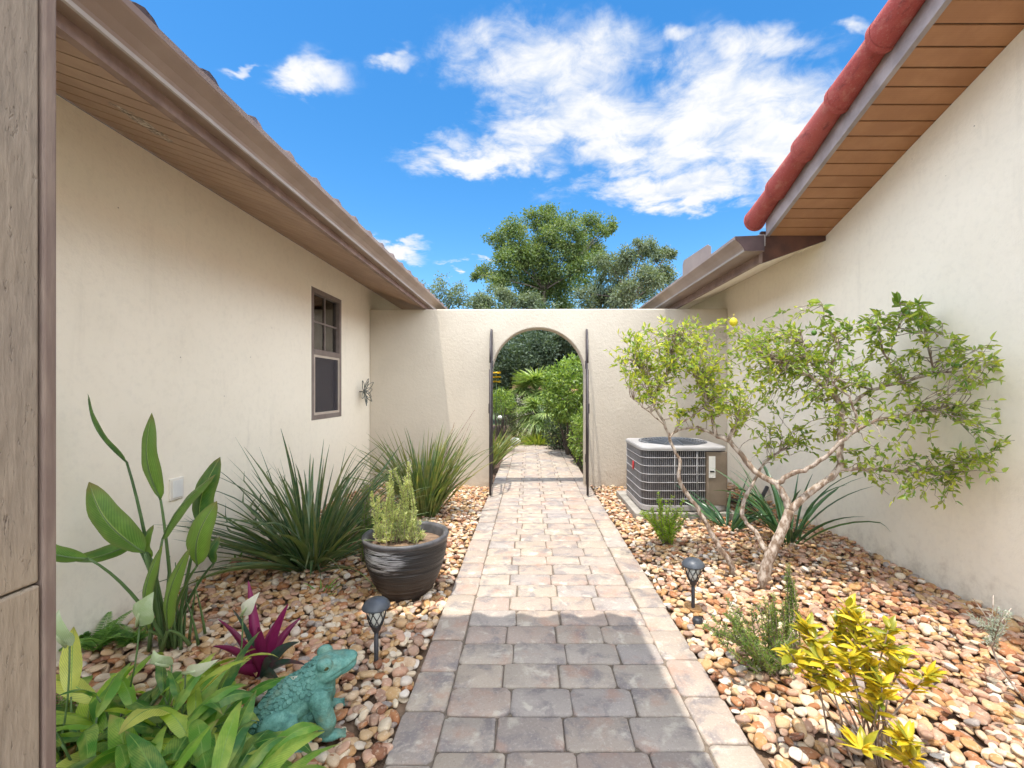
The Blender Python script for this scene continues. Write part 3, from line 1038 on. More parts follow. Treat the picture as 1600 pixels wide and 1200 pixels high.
# window
wn = MB()
fx0, fx1 = WL - .05, WL + .004
t_ = .045
wn.box(fx0, fx1, WY0 + .001, WY0 + t_, WZ0 + .001, WZ1 - .001)
wn.box(fx0, fx1, WY1 - t_, WY1 - .001, WZ0 + .001, WZ1 - .001)
wn.box(fx0, fx1, WY0 + t_, WY1 - t_, WZ0 + .001, WZ0 + t_)
wn.box(fx0, fx1, WY0 + t_, WY1 - t_, WZ1 - t_, WZ1 - .001)
zm = WZ0 + .605
wn.box(fx0, fx1, WY0 + t_, WY1 - t_, zm, zm + .05)
win = wn.build('window', M['frame'], left)
bevel(win, .003)
mm = MB()
mm.box(WL - .032, WL - .022, (WY0 + WY1) / 2 - .008, (WY0 + WY1) / 2 + .008, zm + .05, WZ1 - t_)
zc_ = (zm + .05 + WZ1 - t_) / 2
mm.box(WL - .032, WL - .0225, WY0 + t_, (WY0 + WY1) / 2 - .008, zc_ - .008, zc_ + .008)
mm.box(WL - .032, WL - .0225, (WY0 + WY1) / 2 + .008, WY1 - t_, zc_ - .008, zc_ + .008)
mm.build('muntin', M['frame'], win)
mg = MB()
mg.box(WL - .038, WL - .034, WY0 + t_, WY1 - t_, WZ0 + t_, zm)
mg.box(WL - .038, WL - .034, WY0 + t_, WY1 - t_, zm + .05, WZ1 - t_)
mg.build('pane', M['glass'], win)
sf = MB()
a0, a1, b0, b1 = WY0 + t_ + .001, WY1 - t_ - .001, WZ0 + t_ + .001, zm - .001
sf.box(WL - .012, WL + .001, a0, a0 + .022, b0, b1)
sf.box(WL - .012, WL + .001, a1 - .022, a1, b0, b1)
sf.box(WL - .012, WL + .001, a0 + .022, a1 - .022, b0, b0 + .022)
sf.box(WL - .012, WL + .001, a0 + .022, a1 - .022, b1 - .022, b1)
sf.build('screen_frame', M['frame_lt'], win)
sc = MB()
sc.box(WL - .006, WL - .005, a0 + .022, a1 - .022, b0 + .022, b1 - .022)
sc.build('screen', M['screen'], win)
cu = MB()
ys = np.linspace(WY0 + .01, WY1 - .01, 90)
cu.strip([(WL - .10 + .014 * math.sin(yv * 95) + .006 * math.sin(yv * 41), yv) for yv in ys], 2, WZ0 + .02, zm + .02, smooth=True)
cu.build('curtain', M['curtain'], win)
bl = MB()
bl.add([(WL - .15, WY0 - .05, zm - .05), (WL - .15, WY1 + .05, zm - .05), (WL - .15, WY1 + .05, WZ1 + .02), (WL - .15, WY0 - .05, WZ1 + .02)], np.array([[0, 1, 2, 3]]), smooth=False)
bl.build('blind', M['blind'], win)
# cover plate on the wall
p0 = P(262, 750, 1.98 * 700 / (828 - 268))
Yc = p0[1]
mb = MB()
zc0 = P(268, 782, Yc)[2]
zc1 = P(268, 748, Yc)[2]
mb.box(WL - .001, WL + .012, Yc - .02, Yc + .075, zc0, zc1)
bevel(mb.build('cover_plate', M['plate'], left), .004)
mb = MB()
mb.box(WL + .0125, WL + .016, Yc - .008, Yc + .062, zc0 + .012, zc1 - .012)
bevel(mb.build('outlet_cover', M['white'], left), .003)

# ------------------------------------------------------------------ right house
right = thing('house', 'cream stucco house along the right with red verge tiles and gutter', 'house', (WR, 3, 0))
mb = MB()
YK = 3.70
mb.prism([(-5, -.12), (-5, 2.7), (-1, 2.462 + PITCH * (YK + 1)), (YK, 2.462), (15, 2.455), (15, -.12)], 0, WR, WR + .22)
mb.build('wall', M['stucco'], right)
XV = 1.94


def rake_box(mb, x0, x1, ya, yb, h0, h1):
    """box following the rake: h measured above the soffit line z=2.46+PITCH*(YK-y)"""
    zz0 = lambda yv: 2.46 + PITCH * (YK - yv)
    V = [(x, yv, zz0(yv) + h) for x in (x0, x1) for yv in (ya, yb) for h in (h0, h1)]
    F = [(0, 1, 3, 2), (4, 6, 7, 5), (0, 4, 5, 1), (2, 3, 7, 6), (0, 2, 6, 4), (1, 5, 7, 3)]
    mb.add(V, np.array(F), smooth=False)


mb = MB()
y = YK - .1
while y > -1:
    rake_box(mb, XV + .03, WR - .002, y, y + .089, .0, .008)
    y -= .1
mb.build('soffit', M['soffit'], right)
mb = MB()
rake_box(mb, XV + .03, WR + .1, -1, YK - .002, .010, .02)
mb.build('soffit_backing', M['groove'], right)
mb = MB()
rake_box(mb, XV - .002, XV + .028, -1, YK - .02, -.012, .135)
mb.build('verge_board', M['verge'], right)
mb = MB()
rake_box(mb, XV + .0, XV + .03, -1, YK - .03, .137, .150)
rake_box(mb, XV + .05, WR + 3, -1, YK, .11, .135)
mb.build('roof', M['redtile'], right)
# verge tiles
mb = MB()
yl = YK + 0.06
while yl > -.9:
    n = 25
    ang = np.linspace(0, 2 * np.pi, n)
    rv = rng.uniform(0, 1)
    jx, jz = rng.normal(0, .003, 2)

    def ring(u, r):
        yv = yl - u
        zc = 2.46 + PITCH * (YK - yv) + .168
        return np.column_stack([XV - .058 + jx + r * np.cos(ang), np.full(n, yv), zc + jz + r * np.sin(ang) * .98])
    for pair in (((0, .055), (.001, .090)), ((.001, .090), (.028, .088)), ((.028, .086), (.40, .064))):
        V = np.vstack([ring(*p) for p in pair])
        i = np.arange(n - 1)
        mb.add(V, [np.stack([i, i + 1, n + i + 1, n + i], 1)], rv)
    yl -= .34
mb.build('verge_tiles', M['vergetile'], right)
# eave along the far part
XE = 1.875
mb = MB()
mb.box(XE, XE + .03, YK - .03, 15, 2.235, 2.415)
mb.build('fascia', M['fascia'], right)
mb = MB()
y = YK + .025
while y < 15:
    slope_strip(mb, y, y + .092, XE + .032, 2.25, WR - .002, 2.44)
    y += .1
mb.build('eave_soffit', M['stucco'], right)
mb = MB()
slope_strip(mb, YK + .025, 15, XE + .032, 2.263, WR - .002, 2.453)
mb.build('eave_backing', M['groove'], right)
mb = MB()
mb.prism([(XE + .031, 2.235), (WR - .002, 2.425), (WR - .002, 2.50), (XE + .031, 2.50)], 1, YK - .01, YK + .02)
mb.build('eave_end_board', M['darkbrown'], right)
mb = MB()
mb.box(XE - .012, XE + .045, YK - .046, YK - .031, 2.37, 2.46)
mb.build('bracket', M['gutter_lip'], right)
gutter(right, -1, XE - .001, 1.64, 1.715, 2.305, 2.42, YK - .12, 15)
mb = MB()
tile_sheet(mb, True, 1.73, 2.385, 1, YK + .35, 15, amp=.04)
mb.build('eave_roof', M['redtile'], right)
mb = MB()
mb.prism([(4.32, 2.40), (4.32, 2.575), (4.40, 2.62), (5.08, 2.66), (5.12, 2.62), (5.12, 2.40)], 0, 1.745, 1.748)
mb.build('splash_guard', M['gutter'], right)

# ------------------------------------------------------------------ back wall with arch
mb = MB()
AX, AR = 0.103, 0.577
SPR = 1.958 - AR
arc = [(AX + AR * math.cos(a), SPR + AR * math.sin(a)) for a in np.linspace(0, np.pi, 40)]
# poly in (x,z), y axis extrude
poly = [(WL + .0, -.12), (AX - AR, -.12)] + arc[::-1] + [(AX + AR, -.12), (WR - .0, -.12), (WR - .0, 2.195), (WL + .0, 2.185)]
mb.prism(poly, 1, WB, WB + WT)
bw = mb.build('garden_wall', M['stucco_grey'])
bevel(bw, .014, 3, 30)
tag(bw, 'beige stucco garden wall with arched opening across the walkway', 'wall')


# ------------------------------------------------------------------ iron gates
def gate_leaf(label, hx, hy, fx, fy, z_h, z_f):
    """hinge point, free point, heights"""
    h, f = np.array([hx, hy]), np.array([fx, fy])
    t = thing('iron_gate', label, 'gate', (hx, hy, 0), 'open iron gates of the arch')
    L = np.linalg.norm(f - h)
    d = (f - h) / L

    def pt(u, z):
        q = h + d * u
        return (q[0], q[1], z)
    fr = MB()
    top = [pt(u, z_f + (z_h - z_f) * (math.sqrt(max(0, 1 - (u / L) ** 2 * .98)))) for u in np.linspace(0, L, 14)]
    fr.tube([pt(0, .03), pt(0, z_h)], .013, 4)
    fr.tube([pt(L, .02), pt(L, z_f)], .013, 4)
    fr.tube(top, .011, 4)
    for z in (.09, 0.98):
        fr.tube([pt(0, z), pt(L, z)], .011, 4)
    fr.build('frame', M['iron'], t)
    for u in np.linspace(0, L, 6)[1:-1]:
        b = MB()
        zt = z_f + (z_h - z_f) * math.sqrt(max(0, 1 - (u / L) ** 2 * .98))
        b.tube([pt(u, .09), pt(u, zt)], .007, 5)
        b.build('bar', M['iron'], t)
    la = MB()
    q = pt(L * .96, 0.98)
    la.box(q[0] - .02, q[0] + .02, q[1] - .02, q[1] + .02, .93, 1.04)
    bevel(la.build('latch', M['iron'], t), .004)
    for z in (.35, 1.5):
        hb = MB()
        q = pt(0, z)
        hb.tube([(q[0], q[1] + .012, z - .05), (q[0], q[1] + .012, z + .05)], .018, 8)
        hb.build('hinge', M['iron'], t)


gate_leaf('dark iron gate leaf swung open at the left side of the arch', AX - AR + .005, WB - .02, -0.440, WB - .56, 1.93, 1.42)
gate_leaf('dark iron gate leaf swung open at the right side, nearer the air conditioner', AX + AR + .018, WB - .02, 0.640, WB - .56, 1.93, 1.42)

# ------------------------------------------------------------------ entry porch (post in view, roof above the camera)
porch = thing('entry_porch', 'rough brown wooden porch post at the left edge', 'porch', (-.86, .6, 0))
mb = MB()
XP = -.75
mb.box(XP - .26, XP, .40, .685, .905, 3.2)
post = mb.build('post', M['post'], porch)
bevel(post, .004)
mb = MB()
mb.box(XP - .26, XP + .002, .40, .685, -.12, .902)
bevel(mb.build('post_base', M['post'], porch), .004)
mb = MB()
mb.box(XP - .26, XP + .004, .688, .707, -.12, 3.2)
bevel(mb.build('trim', M['post_trim'], porch), .003)
mb = MB()
# tiled porch roof: ridges run in y, scalloped front edge
per = .235
xs = []
xv = -2.6
x_end = .20
while xv < x_end:
    xs += list(xv + per * np.array([0, .1, .2, .3, .4, .5, .6, .7, .72, .86]))
    xv += per
xs = np.array([x for x in xs if x <= x_end] + [x_end])
f = ((xs + 2.6) / per) % 1
wave = np.where(f < .7, np.sin(f / .7 * np.pi), 0)
V = []
for (u, dz) in ((0, 0), (.4, 0), (.8, 0), (1.35, 0)):
    yfr = 1.90 - u + (wave * .035 if u == 0 else 0)
    V.append(np.column_stack([xs + .0 * u, np.full_like(xs, 0) + yfr, 3.06 + PITCH * u + .05 * wave]))
m = len(xs)
V = np.vstack(V)
i = np.arange(m - 1)
mb.add(V, np.vstack([np.stack([k * m + i, k * m + i + 1, (k + 1) * m + i + 1, (k + 1) * m + i], 1) for k in range(3)]))
V2 = V.copy()
V2[:, 2] = np.repeat([3.0 + PITCH * u for u in (0, .4, .8, 1.35)], m)
mb.add(V2, np.vstack([np.stack([k * m + i, k * m + i + 1, (k + 1) * m + i + 1, (k + 1) * m + i], 1) for k in range(3)]))
mb.build('roof', M['redtile'], porch)

# ------------------------------------------------------------------ air conditioner
AX0, AX1, AY0, AY1, AZ0, AZ1 = 1.045, 1.85, 4.17, 4.95, .065, .66


def rrect(x0, x1, y0, y1, r, n=6):
    o = []
    for (cx, cy, a0) in ((x1 - r, y1 - r, 0), (x0 + r, y1 - r, 90), (x0 + r, y0 + r, 180), (x1 - r, y0 + r, 270)):
        for a in np.linspace(0, 90, n):
            o.append((cx + r * math.cos(R(a0 + a)), cy + r * math.sin(R(a0 + a))))
    return np.array(o)


pad = MB()
pad.box(AX0 - .07, AX1 + .08, AY0 - .04, AY1 + .12, -.05, .055)
po_ = pad.build('concrete_pad', M['concrete'])
bevel(po_, .008)
tag(po_, 'grey concrete slab under the air conditioner', 'slab')
ac = thing('air_conditioner', 'grey outdoor air conditioner with wire grille on its pad', 'air conditioner', ((AX0 + AX1) / 2, (AY0 + AY1) / 2, .055))
mb = MB()
mb.prism(rrect(AX0 + .022, AX1 - .022, AY0 + .022, AY1 - .022, .085), 2, AZ0 + .05, AZ1 - .04, smooth=True)
mb.build('coil', M['ac_coil'], ac)
mb = MB()
mb.prism(rrect(AX0, AX1, AY0, AY1, .1), 2, AZ0, AZ0 + .05, smooth=False)
bevel(mb.build('base_pan', M['ac_paint'], ac), .006)
# top cover: ring plate with hole
mb = MB()
o = rrect(AX0 - .006, AX1 + .006, AY0 - .006, AY1 + .006, .10, 8)
n = len(o)
cx, cy = (AX0 + AX1) / 2, (AY0 + AY1) / 2
ang = np.arctan2(o[:, 1] - cy, o[:, 0] - cx)
RI = .335
inn = np.column_stack([cx + RI * np.cos(ang), cy + RI * np.sin(ang)])
ring0 = np.column_stack([o, np.full(n, AZ1 - .034)])
ring1 = np.column_stack([o, np.full(n, AZ1 - .012)])
o2 = (o - [cx, cy]) * .985 + [cx, cy]
ring2 = np.column_stack([o2, np.full(n, AZ1)])
ring3 = np.column_stack([inn, np.full(n, AZ1 + .012)])
ring4 = np.column_stack([(inn - [cx, cy]) * .97 + [cx, cy], np.full(n, AZ1 - .05)])
V = np.vstack([ring0, ring1, ring2, ring3, ring4])
i = np.arange(n)
j = (i + 1) % n
mb.add(V, np.vstack([np.stack([k * n + i, k * n + j, (k + 1) * n + j, (k + 1) * n + i], 1) for k in range(4)]), smooth=False)
mb.build('top_cover', M['ac_top'], ac)
mb = MB()
for r in np.linspace(.05, RI - .005, 11):
    a = np.linspace(0, 2 * np.pi, 41)
    zz_ = AZ1 + .012 + .03 * (1 - (r / RI) ** 2)
    mb.tube(np.column_stack([cx + r * np.cos(a), cy + r * np.sin(a), np.full(41, zz_)]), .0035, 4)
for a in np.linspace(0, 2 * np.pi, 12, endpoint=False):
    rr = np.linspace(.04, RI, 6)
    mb.tube(np.column_stack([cx + rr * math.cos(a), cy + rr * math.sin(a), AZ1 + .012 + .03 * (1 - (rr / RI) ** 2)]), .004, 4)
mb.lathe([(0.0, AZ1 + .048), (.06, AZ1 + .046), (.07, AZ1 + .036), (.07, AZ1 + .02)], 20, (cx, cy, 0))
mb.build('fan_grille', M['fan_grille'], ac)
mb = MB()
mb.lathe([(0.0, AZ1 - .052), (RI, AZ1 - .054)], 28, (cx, cy, 0))
for k in range(4):
    a = k * np.pi / 2 + .4
    rr = np.linspace(.05, RI - .03, 6)
    pts = np.column_stack([cx + rr * math.cos(a), cy + rr * math.sin(a), np.full(6, AZ1 - .03)])
    mb.ribbon(pts, np.linspace(.04, .10, 6), np.array([-math.sin(a), math.cos(a), .35]), 0.0)
mb.build('fan', M['black'], ac)
# wires on left, front-left corner and front
mb = MB()
og = rrect(AX0 + .006, AX1 - .006, AY0 + .006, AY1 - .006, .095, 10)
# dense resample of outline
dn = np.vstack([og, og[:1]])
sl = np.concatenate([[0], np.cumsum(np.linalg.norm(np.diff(dn, axis=0), axis=1))])
tot = sl[-1]


def on(s):
    s = s % tot
    return np.array([np.interp(s, sl, dn[:, 0]), np.interp(s, sl, dn[:, 1])])


S = np.arange(0, tot, .0185)
fullo = [on(s) for s in S]
XPAN = 1.64       # solid panel starts here on the front face
for q in fullo:
    if q[0] > XPAN - .01 and q[1] < cy:
        continue
    if q[0] > AX1 - .03:
        continue
    mb.tube([(q[0], q[1], AZ0 + .05), (q[0], q[1], AZ1 - .04)], .0026, 4, cap=False)
oc = [q for q in [on(s) for s in np.linspace(tot * .02, tot * .98, 160)]]
oc = [q for q in oc if not (q[0] > XPAN and q[1] < cy) and q[0] < AX1 - .02]
# horizontal wires along back, left and front
ang_sorted = sorted(oc, key=lambda q: (math.atan2(q[1] - cy, q[0] - cx) % (2 * math.pi)))
for z in np.linspace(AZ0 + .11, AZ1 - .1, 6):
    pts = np.array([(q[0] - .004 * np.sign(cx - q[0]), q[1] + .0 - (.004 if q[1] < cy else -.004), z) for q in ang_sorted])
    mb.tube(pts, .0042, 4)
for s in (0.27, 0.31, .62, .69):
    q = on(tot * s)
    mb.tube([(q[0] - .003, q[1] - .003, AZ0 + .05), (q[0] - .003, q[1] - .003, AZ1 - .04)], .006, 5)
mb.build('wire_grille', M['ac_wire'], ac)
mb = MB()
q = rrect(XPAN, AX1 - .001, AY0 + .001, AY0 + .3, .03)
mb.prism(q, 2, AZ0 + .051, AZ1 - .046)
pan = mb.build('access_panel', M['ac_panel'], ac)
bevel(pan, .004)
mb = MB()
mb.box(XPAN + .025, XPAN + .085, AY0 - .0035, AY0 - .0005, AZ0 + .31, AZ0 + .51)
lab = mb.build('rating_label', M['white'], pan)
mb = MB()
mb.box(XPAN + .034, XPAN + .076, AY0 - .006, AY0 - .004, AZ0 + .36, AZ0 + .375)
mb.build('label_print', M['black'], pan)
mb = MB()
mb.prism([(4.50 + .03 * math.cos(a), .44 + .042 * math.sin(a)) for a in np.linspace(0, 2 * np.pi, 18, endpoint=False)], 0, AX0 - .014, AX0 - .006)
mb.build('badge', M['redbadge'], ac)
# refrigerant line
mb = MB()
mb.tube([(AX1 + .0, AY0 + .18, .14), (AX1 + .12, AY0 + .16, .12), (AX1 + .3, AY0 + .2, .07), (AX1 + .45, AY0 + .3, .09), (WR - .02, AY0 + .4, .2)], .02, 8)
mb.build('refrigerant_line', M['lampblack'], ac)


# ------------------------------------------------------------------ solar path lamps
def lamp(loc, label, H=.30):
    t = thing('path_lamp', label, 'garden lamp', loc, 'solar path lamps beside the walkway')
    x, yv, z = loc
    mb = MB()
    mb.tube([(x, yv, z - .08), (x, yv, z + .52 * H)], [.0095, .0095], 10)
    mb.build('stake', M['lampblack'], t)
    mb = MB()
    mb.lathe([(0.010, .50 * H), (.017, .53 * H), (.024, .60 * H), (.026, .61 * H), (.020, .62 * H), (0.0, .62 * H)], 18, loc)
    mb.build('socket', M['lampblack'], t)
    mb = MB()
    mb.lathe([(.0, .60 * H), (.022, .62 * H), (.030, .70 * H), (.036, .86 * H), (.0, .87 * H)], 18, loc)
    mb.build('lens', M['lamplens'], t)
    mb = MB()
    for s in (1, -1):
        for k in range(8):
            a0 = k * 2 * np.pi / 8
            u = np.linspace(0, 1, 9)
            r = .024 + .022 * u ** .8
            a = a0 + s * 1.0 * u
            mb.tube(np.column_stack([x + r * np.cos(a), yv + r * np.sin(a), z + H * (.60 + .27 * u)]), .0022, 4)
    mb.build('cage', M['lampblack'], t)
    mb = MB()
    mb.lathe([(.0, H), (.020, .995 * H), (.038, .97 * H), (.052, .93 * H), (.059, .885 * H), (.060, .865 * H), (.056, .86 * H), (.0, .865 * H)], 28, loc)
    mb.build('cap', M['lampcap'], t)
    return t


g = P(588, 1040, 1.945)
l1 = lamp((float(g[0]), 1.945, float(gz(g[0], 1.945))), 'black solar path lamp standing between the frog and the big pot')
l2 = copy_tree(l1)
g = P(1083, 957, 2.42)
l2.location = (float(g[0]), 2.42, float(gz(g[0], 2.42)))
l2['label'] = 'black solar path lamp standing right of the walkway, before the lime tree'
mb = MB()
g = P(1090, 975, 2.29)
mb.lathe([(0, .028), (.020, .026), (.026, .018), (.026, -.01)], 16, (g[0], g[1], .005))
tag(mb.build('drain_cap', M['lampblack']), 'small black round cap lying on the stones below the right lamp', 'cap')

# ------------------------------------------------------------------ pot with rosemary
PC = (-.735, 2.66)
pz = float(gz(*PC)) - .012
pot = thing('plant_pot', 'large dark ribbed round pot on the stones beside the walkway', 'pot', (PC[0], PC[1], pz))
prof = []
H = .365
for u in np.linspace(0, 1, 60):
    r = .125 + (.238 - .125) * math.sin(u * np.pi / 2) ** .85
    r += .0022 * math.sin(u * 150) + rng.normal(0, .0012)
    prof.append((r, u * (H - .03)))
mb = MB()
mb.lathe([(0, 0)] + prof, 64, (PC[0], PC[1], pz))
mb.build('body', M['pot'], pot)
mb = MB()
mb.lathe([(.234, H - .034), (.245, H - .030), (.250, H - .012), (.247, H - .002), (.238, H), (.222, H - .004), (.215, H - .014), (.208, H - .10)], 64, (PC[0], PC[1], pz))
mb.build('rim', M['potrim'], pot)
mb = MB()
mb.lathe([(0, H - .05), (.12, H - .052), (.212, H - .062)], 32, (PC[0], PC[1], pz))
mb.build('potting_soil', M['soil'], pot)


def sprigs(mbl, mbs, base, tips, nl, leafL, leafW, spread=1.0, rr=(0, 1), start=.12, stem=.0028):
    """rosemary-like stems covered in needles"""
    for (b, tp) in zip(base, tips):
        b, tp = np.asarray(b, float), np.asarray(tp, float)
        u = np.linspace(0, 1, 8)
        L = np.linalg.norm(tp - b)
        side = unit(rng.normal(size=3)) * L * .05
        pts = b + (tp - b) * u[:, None] + side * np.sin(u * np.pi)[:, None]
        mbs.tube(pts, np.linspace(stem, stem * .5, 8), 5)
        n = int(nl * L)
        t = start + (1 - start) * rng.uniform(size=n) ** .9
        pos = np.stack([np.interp(t, u, pts[:, k]) for k in range(3)], 1)
        ax = unit(tp - b)
        d = unit(rng.normal(size=(n, 3)))
        d = unit(d - ax * (d @ ax)[:, None]) * spread + ax * rng.uniform(.25, 1.0, n)[:, None]
        LL = leafL * rng.uniform(.7, 1.2, n) * (1.05 - .35 * t)
        mbl.leaves(pos, d, rng.normal(size=(n, 3)), LL, leafW, rng.uniform(rr[0], rr[1], n), .2, .1)


ros = thing('rosemary_plant', 'pale green rosemary growing in the dark pot', 'plant', (PC[0], PC[1], pz + H - .05))
ml, ms = MB(), MB()
base, tips = [], []
zb = pz + H - .06
for (tx, ty, n) in ((612, 748, 5), (637, 757, 5), (600, 790, 6), (648, 802, 5), (583, 772, 1), (618, 790, 6), (640, 810, 5), (604, 815, 6), (660, 828, 3), (590, 822, 5), (625, 815, 5)):
    for k in range(n):
        Yt = PC[1] + rng.normal(0, .05)
        tp = P(tx + rng.normal(0, 5), ty + rng.normal(0, 12), Yt)
        bp = np.array([PC[0] + (tp[0] - PC[0]) * .7 + rng.normal(0, .03), PC[1] + rng.normal(0, .05), zb])
        base.append(bp)
        tips.append(tp)
sprigs(ml, ms, base, tips, 760, .025, .0048)
ml.build('foliage', M['rosemary'], ros)
ms.build('stems', M['bark'], ros)
# small green stems behind the pot
tg = thing('herb_plant', 'darker green herb stems growing just left of the big pot', 'plant', (-1.0, 2.95, .0))
ml, ms = MB(), MB()
base, tips = [], []
for k in range(16):
    tp = P(574 + rng.normal(0, 9), 790 + rng.uniform(-45, 35), 2.95)
    base.append((tp[0] + rng.normal(0, .02), 2.97, .0))
    tips.append(tp)
sprigs(ml, ms, base, tips, 420, .022, .004, rr=(0, .6))
ml.build('foliage', M['rosemary2'], tg)
ms.build('stems', M['bark'], tg)


# ------------------------------------------------------------------ strappy clumps
def arc_pts(b, az, el, L, droop, n=8, twist=0.0):
    pts = [np.asarray(b, float)]
    for k in range(n):
        u = (k + .5) / n
        e = el - droop * u ** 1.4
        a = az + twist * u
        dv = np.array([math.cos(a) * math.cos(e), math.sin(a) * math.cos(e), math.sin(e)])
        pts.append(pts[-1] + dv * L / n)
    return np.array(pts)


def strappy(name, label, c, mat, n, Lr, wr, elr=(35, 88), droopr=(10, 70), brad=.08, cat='plant', rr=(0, .95), group=None, xlim=None):
    t = thing(name, label, cat, c, group)
    mbs = MB()
    c = np.asarray(c, float)
    for k in range(n):
        az = rng.uniform(0, 2 * np.pi)
        q = rng.uniform() ** .7
        el = R(elr[1] - (elr[1] - elr[0]) * q + rng.normal(0, 4))
        b = c + np.array([math.cos(az), math.sin(az), 0]) * brad * rng.uniform(.1, 1)
        b[2] -= .02
        L = rng.uniform(*Lr)
        pts = arc_pts(b, az + rng.normal(0, .3), el, L, R(rng.uniform(*droopr)), 9, rng.normal(0, .15))
        if xlim:
            if xlim[0] is not None:
                pts[:, 0] = np.maximum(pts[:, 0], xlim[0] + .01 * rng.uniform(0, 1))
            if xlim[1] is not None:
                pts[:, 0] = np.minimum(pts[:, 0], xlim[1])
        u = np.linspace(0, 1, 10)
        hw = rng.uniform(*wr) * (.55 + .45 * np.minimum(u / .3, 1)) * np.clip((1 - u) / .55, 0.02, 1) ** .75
        roll = rng.normal(0, .6)
        side = np.array([-math.sin(az) * math.cos(roll), math.cos(az) * math.cos(roll), math.sin(roll)])
        mbs.ribbon(pts, hw, side, .45, rng.uniform(*rr), cross=(-1, 0, 1))
    mbs.build('blades', mat, t)
    return t


g = P(492, 893, 2.95)
fl1 = strappy('flax_lily', 'large dark green strappy clump against the window wall', (g[0] - .02, 2.95, float(gz(g[0], 2.95))), M['flax'], 190, (.6, 1.0), (.009, .016), (28, 88), (5, 60), .10, xlim=(WL + .02, None))
g = P(665, 800, 4.2)
fl2 = strappy('flax_lily', 'yellow green strappy clump behind the pot by the garden wall', (g[0] - .03, 4.25, .01), M['flax2'], 200, (.6, .98), (.009, .014), (56, 89), (5, 50), .13)
# dry flower stalks of the rear clump
mb = MB()
for (x0, y0, x1, y1) in ((690, 720, 742, 640), (700, 740, 735, 660), (690, 730, 710, 660)):
    a, b = P(x0, y0, 4.3), P(x1, y1, 4.35)
    mb.tube([a, (a + b) / 2 + np.array([.01, 0, .015]), b], .0028, 4)
mb.build('flower_stalk', M['bark'], fl2)

# ------------------------------------------------------------------ bird of paradise
g = P(262, 1012, 2.02)
st = thing('bird_of_paradise', 'tall bird of paradise with paddle leaves on long stalks', 'plant', (g[0], 2.02, .05))
root = np.array([g[0], 2.02, .04])
# tip px, base px, half width px, depth tip, depth base, rnd, roll
SL = [((137, 615), (198, 722), 13, 1.90, 1.95, .1, .7), ((237, 645), (251, 781), 17, 1.98, 2.0, .75, .15),
      ((139, 753), (226, 864), 24, 1.88, 1.95, .65, -.2), ((344, 714), (311, 829), 21, 1.95, 1.98, .15, .2),
      ((337, 741), (254, 842), 15, 1.90, 1.96, .7, .7), ((339, 783), (308, 884), 18, 1.88, 1.92, .95, -.2),
      ((60, 838), (138, 873), 13, 1.72, 1.80, .55, -.3), ((112, 876), (212, 848), 13, 1.92, 1.98, .4, .5),
      ((254, 851), (231, 985), 13, 1.90, 1.96, .95, .35), ((297, 856), (262, 985), 14, 1.86, 1.94, 1.0, .25),
      ((344, 838), (334, 880), 12, 2.06, 2.05, .0, .2), ((240, 820), (236, 872), 12, 2.0, 2.0, .9, .3)]
mbp = MB()
for (tp, bp, hwpx, Yt, Yb, rn, roll) in SL:
    a, b = P(*bp, Yb), P(*tp, Yt)
    mbl = MB()
    u = np.linspace(0, 1, 15)
    perp = unit(np.cross(b - a, [0, 1, 0]))
    bow = np.array([0, -.035, .0]) * np.sin(u * np.pi)[:, None] + perp * (np.sin(u * np.pi) * .012)[:, None]
    pts = a + (b - a) * u[:, None] + bow
    hw = hwpx * Yb / FPX * np.clip((1 - np.abs(2 * u - 1) ** 2.8) ** .75 * (1.12 - .42 * u), .02, 1.2)
    t_ax = unit(b - a)
    side = math.cos(roll) * unit(np.cross(t_ax, [0, 1, 0])) + math.sin(roll) * np.array([0, 1, 0])
    mbl.ribbon(pts, hw, side, .30, rn, cross=(-1, -.66, -.33, 0, .33, .66, 1), ruffle=.05)
    mbl.build('leaf', M['strel'], st)
    # stalk
    rt = root + np.array([rng.normal(0, .03), rng.normal(0, .03), 0])
    v = np.linspace(0, 1, 9)[:, None]
    dirb = unit(a - b)
    ctrl = rt + (a - rt) * .5 + np.array([0, 0, .10]) * min(1.5, np.linalg.norm(a - rt) / .5)
    cp = (1 - v) ** 2 * rt + 2 * v * (1 - v) * ctrl + v ** 2 * a
    mbp.tube(cp, np.linspace(.009, .0045, 9), 6, rn)
    mbp.tube(pts[:-1], np.linspace(.0045, .0012, 14), 5, rn)
for k in range(9):
    rt = root + np.array([rng.normal(0.02, .05), rng.normal(0, .04), 0])
    mbp.tube(arc_pts(rt, rng.uniform(0, 6.28), R(82), rng.uniform(.2, .4), R(8), 5), np.linspace(.007, .002, 6), 5, rng.uniform(0, 1))
mbp.build('stalks', M['stalk'], st)

